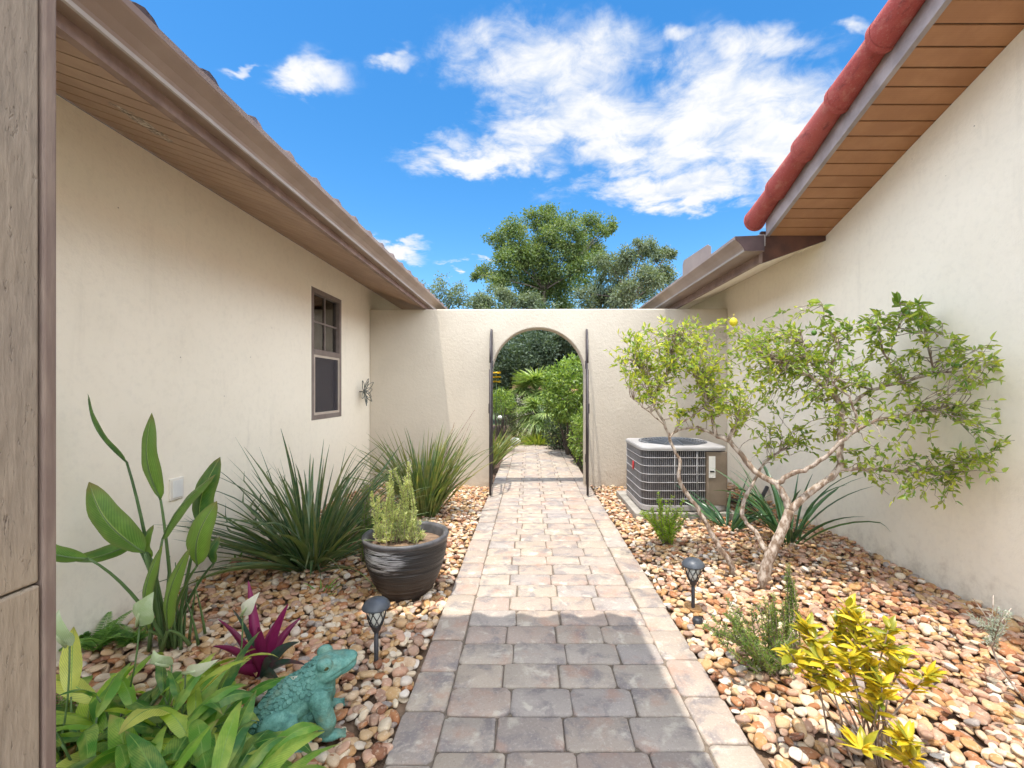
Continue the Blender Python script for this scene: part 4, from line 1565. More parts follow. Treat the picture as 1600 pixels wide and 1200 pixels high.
# ------------------------------------------------------------------ peace lilies
def lily(label, centres, n, seed_tips=None):
    t = thing('peace_lily', label, 'plant', centres[0])
    ml, mp = MB(), MB()
    for k in range(n):
        c = np.array(centres[k % len(centres)], float)
        az = rng.uniform(0, 2 * np.pi)
        q = rng.uniform()
        el = R(86 - 50 * q)
        b = c + np.array([math.cos(az) * .03, math.sin(az) * .03, -.01])
        Lp = rng.uniform(.07, .23) * (1 - .25 * q)
        pp = arc_pts(b, az, el, Lp, R(22), 6)
        d = unit(pp[-1] - pp[-2])
        e2 = math.asin(np.clip(d[2], -1, 1))
        Lb = rng.uniform(.15, .28)
        bl_ = arc_pts(pp[-1], az + rng.normal(0, .2), e2 - .1, Lb, R(rng.uniform(45, 105)), 11)
        if np.any(bl_[:, 1] < .80) or np.any(bl_[:, 0] < WL + .03):
            continue
        u = np.linspace(0, 1, 12)
        hw = Lb * rng.uniform(.095, .15) * np.clip(np.sin((u * .985 + .012) ** .8 * np.pi), .01, 1) ** .85
        roll = rng.normal(0, .45)
        side = np.array([-math.sin(az) * math.cos(roll), math.cos(az) * math.cos(roll), math.sin(roll)])
        ml.ribbon(bl_, hw, side, .28, np.clip(rng.beta(1.1, 1.3), 0, 1) if rng.uniform() > .07 else .97, cross=(-1, -.6, -.2, 0, .2, .6, 1), ruffle=.10)
        mp.tube(pp, np.linspace(.0042, .0028, 7), 5, rng.uniform(0, 1))
    ml.build('foliage', M['lily'], t)
    mp.build('stalks', M['stalk'], t)
    return t


cent = []
for (x, yv) in ((-1.02, 1.36), (-1.12, 1.26), (-.90, 1.28), (-1.22, 1.44), (-.84, 1.16), (-1.30, 1.32), (-1.0, 1.15), (-1.36, 1.5), (-1.12, 1.46), (-.80, 1.06), (-.94, 1.03), (-1.45, 1.42)):
    cent.append((x, yv, float(gz(x, yv))))
lil = lily('peace lily bed with glossy arching leaves and white blooms, before the bird of paradise', cent, 250)
# spathes: px centre, length px, depth, rnd, angle, base
SP = [((218, 978), (240, 925), 1.55, .25, 17), ((109, 1010), (92, 952), 1.38, .3, 15), ((379, 962), (406, 925), 1.75, .95, 9),
      ((290, 1050), (342, 1030), 1.42, .75, 9), ((448, 1063), (478, 1052), 1.6, 1.0, 7), ((268, 1040), (240, 1015), 1.5, .35, 13)]
for (bp, tp, Yv, rn, hwpx) in SP:
    a, b = P(*bp, Yv), P(*tp, Yv - .03)
    mb = MB()
    u = np.linspace(0, 1, 10)
    pts = a + (b - a) * u[:, None] + np.array([0, -.03, .0]) * np.sin(u * np.pi)[:, None]
    hw = 1.12 * hwpx * Yv / FPX * np.clip(np.sin((u * .97 + .02) ** .7 * np.pi), .02, 1)
    mb.ribbon(pts, hw, unit(np.cross(b - a, [0, 1, 0])), .45, rn, ruffle=.06)
    sp = mb.build('bloom', M['spathe'], lil)
    mb = MB()
    rt = np.array([a[0] + rng.normal(-.02, .03), a[1] - .04, .05])
    v = np.linspace(0, 1, 6)[:, None]
    mb.tube((1 - v) * rt + v * a + np.array([.015, 0, 0]) * np.sin(v * np.pi), .0028, 5)
    mb.build('bloom_stalk', M['stalk'], lil)
    mb = MB()
    c0, c1 = a + np.array([0, -.012, .004]), a + (b - a) * .5 + np.array([0, -.03, 0])
    mb.tube([c0, (c0 + c1) / 2, c1], [.004, .0055, .003], 7)
    mb.build('spadix', M['spathe'], sp)

# ------------------------------------------------------------------ purple rhoeo
g = P(405, 1078, 1.84)
rh = thing('oyster_plant', 'purple and teal rosette plant left of the frog', 'plant', (g[0], 1.84, float(gz(g[0], 1.84))))
rb = np.array([g[0], 1.84, float(gz(g[0], 1.84)) + .005])
mb = MB()
for (tx, ty, Yt, hwp, rn) in ((363, 952, 1.86, 9, .25), (388, 908, 1.92, 8, .8), (404, 980, 1.78, 9, .75), (450, 944, 1.82, 8, .85), (341, 968, 1.88, 7, .6),
                              (333, 1010, 1.82, 9, .7), (467, 1003, 1.80, 8, .2), (350, 1062, 1.76, 9, .8), (480, 1040, 1.86, 8, .3), (420, 1000, 1.95, 8, .35),
                              (375, 1000, 1.75, 8, .9), (440, 1075, 1.72, 8, .15), (395, 940, 1.98, 8, .4), (436, 965, 1.93, 7, .65), (360, 1035, 1.92, 8, .1), (425, 1035, 1.74, 7, .3),
                              (470, 965, 1.96, 7, .55)):
    tp = P(tx, ty, Yt)
    u = np.linspace(0, 1, 9)
    lift = np.array([0, 0, .03])
    pts = rb + (tp - rb) * u[:, None] + lift * np.sin(u * np.pi)[:, None]
    hw = hwp * 1.84 / FPX * np.clip((1 - u) / .6, .03, 1) ** .7
    ax = unit(tp - rb)
    side = unit(np.cross(ax, [0, 1, .25])) + np.array([0, rng.normal(0, .5), 0])
    mb.ribbon(pts, hw, side, .5, rn, cross=(-1, -.5, 0, .5, 1))
mb.build('leaves', M['rhoeo'], rh)


# ferns and weeds by the left wall
def fern(label, c, n, L, mat=None):
    t = thing('fern', label, 'plant', c, 'small ferns at the foot of the left wall')
    mf = MB()
    for k in range(n):
        az = rng.uniform(0, 6.28)
        pts = arc_pts(c, az, R(rng.uniform(40, 75)), L * rng.uniform(.7, 1.1), R(60), 12)
        pts[:, 0] = np.maximum(pts[:, 0], WL + .01)
        mf.tube(pts, .0012, 4, .3)
        s = np.array([-math.sin(az), math.cos(az), 0])
        pos, d = [], []
        for q in np.linspace(.15, 1, 20):
            i = q * 12
            p = pts[int(min(i, 11))] + (pts[int(min(i, 11)) + 1] - pts[int(min(i, 11))]) * (i - int(min(i, 11)))
            ax = unit(pts[int(min(i, 11)) + 1] - pts[int(min(i, 11))])
            for sg in (1, -1):
                pos.append(p)
                d.append(s * sg + ax * .4)
        Lq = np.repeat(.05 * (1.1 - np.linspace(.15, 1, 20)), 2)
        mf.leaves(np.array(pos), np.array(d), np.tile([0, 0, 1.0], (len(pos), 1)), Lq + .006, .010, rng.uniform(0, 1, len(pos)))
    mf.build('fronds', mat or M['fern'], t)


for (px, py, Yv, n, L, lab) in ((150, 1010, 1.98, 9, .18, 'small green fern behind the peace lily, nearest the porch post'), (205, 1000, 2.02, 8, .15, 'small green fern left of the bird of paradise stalks'),
                           (100, 1075, 1.5, 10, .2, 'green fern half hidden by the porch post and peace lily')):
    q = P(px, py, Yv)
    fern(lab, (max(q[0], WL + .08), Yv, float(gz(q[0], Yv))), n, L)
for (px, Yv, lab) in ((352, 3.0, 'tiny weed sprouting at the wall left of the dark strappy clump'), (505, 2.6, 'tiny weed on the stones below the dark strappy clump')):
    x = (px - VPX) * Yv / FPX
    strappy('weed', lab, (x, Yv, float(gz(x, Yv))), M['fern'], 12, (.05, .14), (.004, .007), (30, 80), (10, 60), .02, rr=(0, 1), xlim=(WL + .01, None), group='weeds among the stones')

# ------------------------------------------------------------------ frog statue
FY = 1.58
g = P(474, 1168, FY)
fz = float(gz(g[0], FY)) - .004
frog = thing('frog_statue', 'turquoise ceramic frog statue sitting on the stones, looking right', 'statue', (g[0], FY, fz))
bm = bmesh.new()


def ell(c, r, pitch=0, yaw=0):
    mt = Matrix.Translation(c) @ Euler((0, R(-pitch), R(yaw))).to_matrix().to_4x4() @ Matrix.Diagonal((*r, 1))
    bmesh.ops.create_icosphere(bm, subdivisions=4, radius=1, matrix=mt)


def caps(p, q, r0, r1, n=8):
    for k in range(n + 1):
        u = k / n
        c = [p[i] + (q[i] - p[i]) * u for i in range(3)]
        r = r0 + (r1 - r0) * u
        ell(c, (r, r, r))


ell((-.045, 0, .118), (.150, .090, .080), 34)
ell((-.115, 0, .068), (.085, .082, .062), 10)
ell((.045, 0, .165), (.068, .072, .085), 20)
ell((-.02, 0, .075), (.10, .075, .065))
ell((.085, 0, .222), (.078, .072, .050), 14)
ell((.125, 0, .232), (.062, .056, .038), 10)
ell((.160, 0, .240), (.038, .036, .026), 10)
ell((.145, 0, .212), (.05, .045, .018), 14)
for s in (1, -1):
    ell((.075, s * .052, .262), (.030, .022, .023))
    caps((.055, s * .072, .150), (.085, s * .094, .065), .038, .032)
    caps((.085, s * .094, .065), (.075, s * .088, .022), .032, .024)
    ell((.100, s * .092, .014), (.040, .028, .015))
    for a in (-.5, 0, .5):
        caps((.11, s * .092, .012), (.145, s * .092 + .035 * a, .008), .010, .008, 4)
    ell((-.085, s * .088, .090), (.066, .036, .060), 30)
    caps((-.045, s * .10, .10), (-.095, s * .108, .035), .034, .028)
    ell((-.045, s * .115, .016), (.065, .030, .017))
    for a in (-.6, 0, .6):
        caps((-.01, s * .115, .012), (.025, s * .115 + .04 * a, .008), .011, .009, 4)
tmp_me = bpy.data.meshes.new('frog_tmp')
bm.to_mesh(tmp_me)
bm.free()
tmp = bpy.data.objects.new('frog_tmp', tmp_me)
COL.objects.link(tmp)
rm = tmp.modifiers.new('r', 'REMESH')
rm.mode = 'VOXEL'
rm.voxel_size = .0034
sm = tmp.modifiers.new('s', 'SMOOTH')
sm.iterations = 5
sm.factor = .6
dg = bpy.context.evaluated_depsgraph_get()
fme = bpy.data.meshes.new_from_object(tmp.evaluated_get(dg))
bpy.data.objects.remove(tmp)
for p in fme.polygons:
    p.use_smooth = True
fme.materials.clear()
fme.materials.append(M['frog'])
fv = np.array([v.co[:] for v in fme.vertices])
fn = np.array([v.normal[:] for v in fme.vertices])
# mouth line pressed in
for k, v in enumerate(fme.vertices):
    x, yv, z = v.co
    if x > .095:
        dz = z - (.222 + (x - .12) * .22)
        if abs(dz) < .008:
            v.co = v.co - v.normal * (.0045 * (1 - abs(dz) / .008))
fme.name = 'body'
fb = bpy.data.objects.new('body', fme)
COL.objects.link(fb)
fb.parent = frog
# scales on the back
mb = MB()
cand = np.where((fn[:, 2] > -.05) & (fv[:, 0] < .045) & (fv[:, 0] > -.17) & (fv[:, 2] > .085) & ((np.abs(fv[:, 1]) < .078)))[0]
rng.shuffle(cand)
chosen = []
for c in cand:
    if all(np.sum((fv[c] - fv[d]) ** 2) > .0145 ** 2 for d in chosen):
        chosen.append(c)
    if len(chosen) > 190:
        break
for c in chosen:
    n = fn[c]
    ref = unit(np.cross(n, [0, 1, .1]))
    s2 = np.cross(n, ref)
    r = rng.uniform(.0085, .0125)
    a = np.linspace(0, 2 * np.pi, 10, endpoint=False)
    tilt = .28
    rim = fv[c] + r * (np.cos(a)[:, None] * ref + np.sin(a)[:, None] * s2) + n * (.002 - tilt * r * np.cos(a)[:, None] * np.sign(ref[2] + .001))
    top = fv[c] + .8 * r * (np.cos(a)[:, None] * ref + np.sin(a)[:, None] * s2) + n * (.0055 - tilt * .8 * r * np.cos(a)[:, None] * np.sign(ref[2] + .001))
    low = rim - n * .006
    V = np.vstack([low, rim, top])
    i = np.arange(10)
    j = (i + 1) % 10
    mb.add(V, [np.vstack([np.stack([k * 10 + i, k * 10 + j, (k + 1) * 10 + j, (k + 1) * 10 + i], 1) for k in range(2)]), (20 + i)[None]], rng.uniform(0, 1), smooth=False)
fs = mb.build('scales', M['frog_scale'])
fs['kind'] = 'stuff'
fs.parent = frog
for s in (1, -1):
    me_ = MB()
    c = np.array([.080, s * .066, .258])
    V0, F0 = ICO2
    me_.add(c + V0 * np.array([.012, .008, .012]), F0)
    e = me_.build('eye', M['frog_eye'])
    e.parent = frog
    mr = MB()
    a = np.linspace(0, 2 * np.pi, 22)
    mr.tube(np.column_stack([c[0] + .0155 * np.cos(a), np.full(22, c[1] - s * .001), c[2] + .0145 * np.sin(a)]), .0042, 6)
    er = mr.build('eyelid', M['frog'])
    er.parent = frog
# neck folds
mr = MB()
for k, (zc, xo) in enumerate(((.150, .0), (.162, .004), (.174, .008))):
    a = np.linspace(-1.9, 0.35, 14)
    mr.tube(np.column_stack([.045 + xo + .062 * np.sin(a + .75), -.077 * np.cos(a * .8) + 0 * a, zc + .010 * np.cos(a)]), np.sin(np.linspace(.2, 2.94, 14)) * .0042, 6)
nf = mr.build('neck_fold', M['frog'])
nf.parent = frog
frog.rotation_euler = (0, 0, R(24))
frog.scale = (0.91, 0.91, 0.91)

# ------------------------------------------------------------------ lime tree
LT = {}
Yb = 2.75
NODES = {
    'trunk': [((1194, 908), 2.74), ((1197, 885), 2.74), ((1206, 862), 2.74), ((1222, 828), 2.75), ((1234, 797), 2.76)],
    'A': [((1234, 797), 2.76), ((1224, 772), 2.78), ((1213, 756), 2.80), ((1180, 736), 2.86), ((1158, 710), 2.92), ((1138, 688), 2.98), ((1119, 681), 3.02)],
    'A2': [((1119, 681), 3.02), ((1110, 644), 3.04), ((1098, 615), 3.05), ((1088, 592), 3.06)],
    'A3': [((1138, 688), 2.98), ((1148, 668), 2.97), ((1156, 656), 2.96)],
    'A4': [((1119, 681), 3.02), ((1090, 668), 3.1), ((1060, 672), 3.15), ((1048, 680), 3.15)],
    'B': [((1234, 797), 2.76), ((1272, 765), 2.74), ((1311, 732), 2.72), ((1312, 692), 2.74), ((1315, 645), 2.78), ((1308, 622), 2.8), ((1294, 609), 2.82), ((1263, 587), 2.86), ((1232, 570), 2.9), ((1200, 560), 2.95)],
    'B2': [((1311, 732), 2.72), ((1350, 733), 2.66), ((1425, 736), 2.58), ((1480, 738), 2.52), ((1530, 722), 2.46), ((1590, 705), 2.42)],
    'C': [((1213, 756), 2.80), ((1235, 742), 2.76), ((1263, 732), 2.70), ((1294, 710), 2.64), ((1329, 679), 2.58), ((1372, 657), 2.54), ((1438, 642), 2.5), ((1500, 640), 2.46)],
    'D': [((1320, 636), 2.78), ((1364, 609), 2.72), ((1416, 596), 2.66), ((1460, 583), 2.62), ((1500, 583), 2.58), ((1560, 590), 2.5)],
    'D2': [((1329, 679), 2.58), ((1340, 660), 2.58), ((1326, 620), 2.6), ((1300, 600), 2.62)],
    'E': [((1416, 596), 2.66), ((1385, 560), 2.66), ((1375, 520), 2.68), ((1370, 490), 2.7)],
    'F': [((1460, 583), 2.62), ((1450, 540), 2.64), ((1440, 500), 2.66), ((1435, 475), 2.66)],
    'H': [((1263, 587), 2.86), ((1258, 550), 2.9), ((1250, 515), 2.92)],
    'I': [((1364, 609), 2.72), ((1300, 590), 2.9), ((1260, 560), 3.0)],
    'L': [((1146, 886), 2.92), ((1130, 864), 2.93), ((1119, 848), 2.94), ((1105, 822), 2.96), ((1090, 795), 2.98), ((1063, 756), 3.0), ((1062, 722), 3.02), ((1049, 692), 3.05), ((1040, 666), 3.07), ((1018, 627), 3.1), ((1009, 592), 3.12), ((987, 561), 3.16)],
    'L2': [((1046, 685), 3.05), ((1062, 664), 3.05), ((1085, 648), 3.06), ((1110, 630), 3.1)],
    'L3': [((1018, 627), 3.1), ((1040, 590), 3.15), ((1050, 550), 3.2), ((1055, 515), 3.22)],
    'L4': [((1040, 666), 3.07), ((1010, 640), 2.98), ((985, 620), 2.92)],
    'T3': [((1202, 872), 2.76), ((1185, 838), 2.85), ((1163, 812), 2.92), ((1162, 785), 2.95), ((1178, 752), 3.0), ((1195, 722), 3.05), ((1220, 705), 3.1), ((1245, 690), 3.15)],
    'S1': [((1310, 535), 2.8), ((1293, 510), 2.82), ((1283, 472), 2.84)],
    'S2': [((1400, 525), 2.66), ((1408, 490), 2.66), ((1404, 468), 2.66)],
    'D3': [((1290, 607), 2.82), ((1300, 570), 2.8), ((1310, 535), 2.8)],
}
RAD = {'trunk': (.036, .027), 'A': (.021, .014), 'A2': (.012, .006), 'A3': (.013, .011), 'A4': (.010, .006), 'B': (.023, .007), 'B2': (.012, .003), 'C': (.017, .004),
       'D': (.012, .003), 'D2': (.009, .004), 'E': (.006, .003), 'F': (.006, .003), 'H': (.006, .003), 'I': (.006, .003), 'L': (.019, .005), 'L2': (.008, .003),
       'L3': (.006, .003), 'L4': (.006, .003), 'T3': (.017, .005), 'S1': (.004, .002), 'S2': (.004, .002), 'D3': (.006, .004)}
lt = thing('lime_tree', 'small spreading lime tree with bent bare trunks, shading the air conditioner', 'tree', (1.44, 2.74, 0.0))
mbt = MB()
skel = []
for nm, nodes in NODES.items():
    pts = np.array([P(*p, Yv) for (p, Yv) in nodes])
    # smooth resample
    m = len(pts)
    u = np.linspace(0, m - 1, (m - 1) * 5 + 1)
    sm_pts = []
    for q in u:
        i = int(min(q, m - 2))
        f = q - i
        p0, p1, p2, p3 = pts[max(i - 1, 0)], pts[i], pts[i + 1], pts[min(i + 2, m - 1)]
        sm_pts.append(.5 * ((2 * p1) + (p2 - p0) * f + (2 * p0 - 5 * p1 + 4 * p2 - p3) * f * f + (3 * p1 - p0 - 3 * p2 + p3) * f ** 3))
    sm_pts = np.array(sm_pts)
    if nm not in ('trunk',):
        sm_pts[1:-1] += rng.normal(0, .003, (len(sm_pts) - 2, 3))
    r0, r1 = RAD[nm]
    rr = np.linspace(r0, r1, len(sm_pts)) * rng.uniform(.9, 1.12, len(sm_pts))
    if nm in ('trunk', 'L'):
        sm_pts[0][2] -= .05
        rr[:3] *= 1.15
    mbt.tube(sm_pts, rr, 9)
    k0 = 0 if nm not in ('trunk', 'L', 'T3') else len(sm_pts) // 2
    if nm not in ('trunk',):
        skel.append(sm_pts[k0:])
skel = np.vstack(skel)
# twigs and leaves by crown region: px, py, rx, ry, depth, depth spread, twigs
REG = [(1000, 555, 55, 45, 3.12, .22, 40), (1050, 540, 65, 45, 3.16, .25, 44), (1110, 530, 60, 38, 3.14, .25, 34), (1070, 600, 85, 48, 3.10, .25, 56),
       (1150, 570, 70, 50, 3.06, .28, 44), (1015, 605, 40, 30, 3.08, .2, 16), (1200, 535, 65, 38, 3.0, .28, 34), (1260, 540, 60, 45, 2.92, .28, 30),
       (1180, 620, 70, 45, 3.02, .25, 40), (1110, 650, 60, 28, 3.06, .2, 20), (1245, 600, 60, 45, 2.98, .25, 34), (1330, 545, 60, 45, 2.8, .25, 24),
       (1400, 525, 60, 40, 2.68, .2, 18), (1455, 545, 70, 55, 2.62, .2, 22), (1440, 500, 30, 25, 2.66, .12, 8), (1515, 560, 55, 40, 2.56, .15, 14), (1555, 580, 35, 30, 2.5, .1, 10),
       (1380, 600, 65, 40, 2.7, .2, 20), (1300, 650, 60, 40, 2.9, .25, 22), (1250, 680, 60, 35, 3.0, .2, 16), (1440, 640, 60, 30, 2.55, .15, 12), (1520, 650, 50, 25, 2.48, .1, 7),
       (1470, 720, 70, 25, 2.52, .15, 22), (1540, 735, 40, 25, 2.46, .1, 10), (1580, 695, 22, 18, 2.4, .06, 4), (1440, 770, 55, 25, 2.52, .12, 12), (1390, 730, 40, 30, 2.58, .12, 9), (1340, 720, 40, 25, 2.75, .15, 8),
       (1400, 680, 60, 40, 2.5, .15, 10), (1480, 770, 60, 25, 2.45, .1, 9), (1540, 640, 45, 30, 2.4, .1, 8), (1340, 600, 60, 50, 2.75, .2, 14), (1200, 680, 60, 40, 3.1, .2, 10)]
mbl = MB()
mtw = MB()
for (cx_, cy_, rx, ry, Yc_, dY, ntw) in REG:
    for k in range(int(ntw * (1.45 if cx_ < 1350 else 1.15))):
        a = rng.uniform(0, 6.28)
        q = math.sqrt(rng.uniform())
        tp = P(cx_ + rx * q * math.cos(a), cy_ + ry * q * math.sin(a), min(max(Yc_ + rng.uniform(-dY, dY), 2.2), 3.5))
        if tp[0] > WR - .12:
            tp = EYE * np.array([0, 0, 1.0]) + (tp - np.array([0, 0, EYE])) * (WR - .12 - rng.uniform(0, .12)) / tp[0]
        dd = np.linalg.norm(skel - tp, axis=1)
        nb = np.argsort(dd)[:12]
        b = skel[nb[rng.integers(0, 12)]]
        L = np.linalg.norm(tp - b)
        if L > .6:
            b = b + (tp - b) * (1 - .5 / L)
            L = .5
        v = np.linspace(0, 1, 6)
        pts = b + (tp - b) * v[:, None] + rng.normal(0, .012, (6, 3)) * np.sin(v * np.pi)[:, None] + np.array([0, 0, .02]) * np.sin(v * np.pi)[:, None]
        mtw.tube(pts, np.linspace(.0027, .0011, 6), 4)
        n = int(rng.integers(6, 12))
        t_ = np.clip(.30 + .70 * rng.uniform(size=n) ** .8, 0, 1)
        pos = np.stack([np.interp(t_, v, pts[:, c]) for c in range(3)], 1)
        ax = unit(tp - b)
        d = unit(rng.normal(size=(n, 3))) + ax * .55 + np.array([0, -.05, .15])
        nh = rng.normal(size=(n, 3)) * .6 + np.array([0, 0, 1.0])
        yel = .15 if cx_ < 1200 else .0
        mbl.leaves(pos, d, nh, rng.uniform(.026, .054, n), rng.uniform(.013, .024, n), np.clip(rng.beta(1.7, 1.9, n) + yel, 0, 1), .25, .15)
# larger leaves on upright shoots
for nm in ('S1', 'S2', 'F', 'E'):
    pts = np.array([P(*p, Yv) for (p, Yv) in NODES[nm]])
    n = 16
    t_ = rng.uniform(.4, 1, n)
    v = np.linspace(0, 1, len(pts))
    pos = np.stack([np.interp(t_, v, pts[:, c]) for c in range(3)], 1)
    d = unit(rng.normal(size=(n, 3))) * np.array([1, .7, .4]) + np.array([0, 0, .3])
    mbl.leaves(pos, d, np.array([0, 0, 1.0]) + rng.normal(0, .4, (n, 3)), rng.uniform(.06, .09, n), rng.uniform(.03, .042, n), rng.uniform(.1, .7, n), .25, .3)
mbt.build('trunk', M['bark_lt'], lt)
mtw.build('twigs', M['bark_lt'], lt)
mbl.build('crown', M['lime'], lt)
V0, F0 = ICO2
for (px, py, Yv, r, mat_) in ((1327, 513, 2.78, .020, 'fruit'), (1505, 572, 2.54, .020, 'fruit'), (1403, 656, 2.55, .019, 'fruit'), (1560, 660, 2.44, .021, 'fruit'), (1272, 520, 2.86, .016, 'fruit'), (1146, 503, 3.0, .026, 'fruit_y'), (1600, 595, 2.46, .02, 'fruit_y')):
    mb = MB()
    c = P(px, py, Yv)
    mb.add(c + V0 * np.array([r, r, r * 1.12]), F0)
    mb.tube([c + np.array([0, 0, r]), c + np.array([.004, 0, r + .03])], .0015, 4)
    fo = mb.build('fruit', M[mat_], lt)
    if mat_ == 'fruit_y':
        fo['label'] = 'ripe yellow fruit'

# ------------------------------------------------------------------ right bed plants
g = P(1222, 848, 3.42)
strappy('agapanthus', 'dark strappy plant at the foot of the right wall behind the lime trunk', (2.0, 3.46, .02), M['darkstrap'], 36, (.5, .85), (.011, .018), (48, 88), (15, 80), .07, xlim=(None, WR - .02))
strappy('agapanthus', 'dark strappy plant spreading beside the air conditioner base', (1.72, 3.86, .0), M['darkstrap'], 22, (.35, .62), (.013, .020), (35, 80), (20, 90), .05, xlim=(None, WR - .02))


def bushy(name, label, base, tips_px, mat, nl, leafL, leafW, per=3, jit=(8, 8), stem=.003, cat='shrub', bj=.03, jY=.05, spread=1.0, start=.12):
    t = thing(name, label, cat, base)
    ml, ms = MB(), MB()
    B, T = [], []
    for (tx, ty, Yv) in tips_px:
        for k in range(per):
            T.append(P(tx + rng.normal(0, jit[0]), ty + rng.normal(0, jit[1]), Yv + rng.normal(0, jY)))
            B.append(np.array(base) + np.array([rng.normal(0, bj), rng.normal(0, bj), -.01]))
    sprigs(ml, ms, B, T, nl, leafL, leafW, spread, start=start, stem=stem)
    ml.build('foliage', mat, t)
    ms.build('stems', M['bark'], t)
    return t


x = P(1040, 845, 3.52)[0]
bushy('small_shrub', 'small bright green feathery shrub before the air conditioner', (x, 3.52, .0), [(1012, 800, 3.5), (1028, 785, 3.5), (1035, 795, 3.55), (1055, 800, 3.5), (1068, 800, 3.5), (1045, 812, 3.4), (1022, 815, 3.42), (1060, 820, 3.42)], M['brightshrub'], 330, .030, .006, 6, (6, 8))
x = P(1205, 1045, 1.93)[0]
bushy('rosemary_bush', 'green rosemary bush on the stones left of the yellow croton', (x, 1.93, .0),
      [(1130, 950, 1.93), (1150, 965, 1.9), (1180, 950, 1.95), (1200, 935, 1.95), (1205, 960, 1.9), (1215, 985, 1.9), (1160, 990, 1.85), (1180, 1000, 1.85), (1225, 1000, 1.9), (1110, 975, 1.9), (1140, 985, 1.95)], M['rosemary2'], 430, .024, .0045, 4, (7, 9), bj=.04)
x = P(1235, 1020, 2.08)[0]
bushy('rosemary_bush', 'single tall rosemary spike behind the rosemary bush and croton', (x, 2.08, .0), [(1232, 888, 2.08), (1236, 905, 2.08), (1240, 930, 2.08), (1228, 940, 2.08)], M['rosemary2'], 430, .024, .0045, 3, (4, 6), bj=.03, jY=.02)

# croton
g = P(1352, 1190, 1.46)
cb = np.array([g[0], 1.46, .0])
cr = thing('croton', 'yellow croton with leaf tufts on thin bare stems', 'shrub', tuple(cb))
ml, ms = MB(), MB()
HEADS = [(1326, 955, 1.50, 20), (1345, 975, 1.46, 18), (1310, 975, 1.52, 16), (1388, 985, 1.46, 22), (1262, 982, 1.50, 20), (1275, 1000, 1.46, 14), (1232, 1016, 1.46, 16), (1286, 1035, 1.42, 18), (1326, 1030, 1.40, 20),
         (1358, 1045, 1.42, 18), (1378, 1075, 1.38, 16), (1446, 1057, 1.42, 17), (1307, 1000, 1.5, 14), (1418, 1158, 1.32, 20), (1346, 1170, 1.30, 14), (1262, 1048, 1.44, 14),
         (1400, 1020, 1.5, 14), (1370, 1110, 1.4, 8), (1300, 1065, 1.4, 10), (1430, 1185, 1.3, 12), (1410, 1040, 1.46, 9), (1340, 1005, 1.44, 14)]
for (hx, hy, Yv, nl) in HEADS:
    tp = P(hx, hy, Yv)
    bp = cb + np.array([rng.normal(0, .035), rng.normal(0, .03), -.01])
    v = np.linspace(0, 1, 8)
    pts = bp + (tp - bp) * v[:, None]
    pts[:, 0] += (tp[0] - bp[0]) * (v ** 1.5 - v) * .5
    ms.tube(pts, np.linspace(.0035, .0022, 8), 5)
    ax = unit(pts[-1] - pts[-2])
    n = int(nl * 1.7)
    a = rng.uniform(0, 6.28, n)
    e = rng.uniform(.1, 1.2, n)
    pos = tp - ax * rng.uniform(-.015, .075, n)[:, None]
    d = np.column_stack([np.cos(a) * np.cos(e), np.sin(a) * np.cos(e), np.sin(e) * .9 + .1])
    for k in range(n):
        L = rng.uniform(.038, .074)
        lp = arc_pts(pos[k], a[k], e[k], L, R(35), 5)
        u = np.linspace(0, 1, 6)
        hw = L * .19 * np.clip(np.sin((u * .96 + .03) ** .85 * np.pi), .03, 1)
        ml.ribbon(lp, hw, np.array([-math.sin(a[k]), math.cos(a[k]), rng.normal(0, .3)]), .3, rng.uniform(.05, 1) if rng.uniform() > .25 else rng.uniform(0, .25), cross=(-1, -.5, 0, .5, 1))
ml.build('foliage', M['croton'], cr)
ms.build('stems', M['bark'], cr)

# silvery straggler at right
sl_ = thing('silver_plant', 'straggly silver grey plant leaning at the right edge', 'plant', tuple(P(1590, 1085, 1.72)))
ml, ms = MB(), MB()
stem = np.array([P(1615, 1110, 1.70), P(1590, 1080, 1.72), P(1560, 1040, 1.76), P(1548, 1005, 1.78), P(1545, 975, 1.8)])
stem[0][2] = -.01
ms.tube(stem, np.linspace(.005, .003, 5), 6)
B, T = [], []
for k in range(14):
    b = stem[3] + (stem[4] - stem[3]) * rng.uniform(-.3, 1)
    B.append(b)
    T.append(P(1548 + rng.normal(0, 16), 985 + rng.normal(0, 20), 1.78 + rng.normal(0, .03)))
sprigs(ml, ms, B, T, 500, .02, .003)
for (x0, y0, x1, y1) in ((1548, 975, 1552, 930), (1550, 980, 1520, 935), (1552, 985, 1580, 950)):
    a, b = P(x0, y0, 1.8), P(x1, y1, 1.82)
    ms.tube([a, (a + b) / 2 + np.array([.004, 0, 0]), b], .002, 4)
ml.build('foliage', M['silver'], sl_)
ms.build('stems', M['bark_lt'], sl_)

# fallen dry leaves on stones
mb = MB()
N = 260
xs = np.concatenate([rng.uniform(PXR + .05, WR - .05, 190), rng.uniform(WL + .1, PXL - .05, 70)])
ys = np.concatenate([rng.uniform(1.6, 5.0, 190), rng.uniform(1.8, 5.2, 70)])
d = rng.normal(size=(N, 3)) * np.array([1, 1, .25])
mb.leaves(np.column_stack([xs, ys, gz(xs, ys) + .036]), d, np.array([0, 0, 1.0]) + rng.normal(0, .35, (N, 3)), rng.uniform(.025, .055, N), rng.uniform(.012, .022, N), rng.uniform(0, 1, N), .3, .2)
tag(mb.build('leaf_litter', M['dry']), 'small dry brown leaves scattered over the stones', 'leaf litter', kind='stuff')

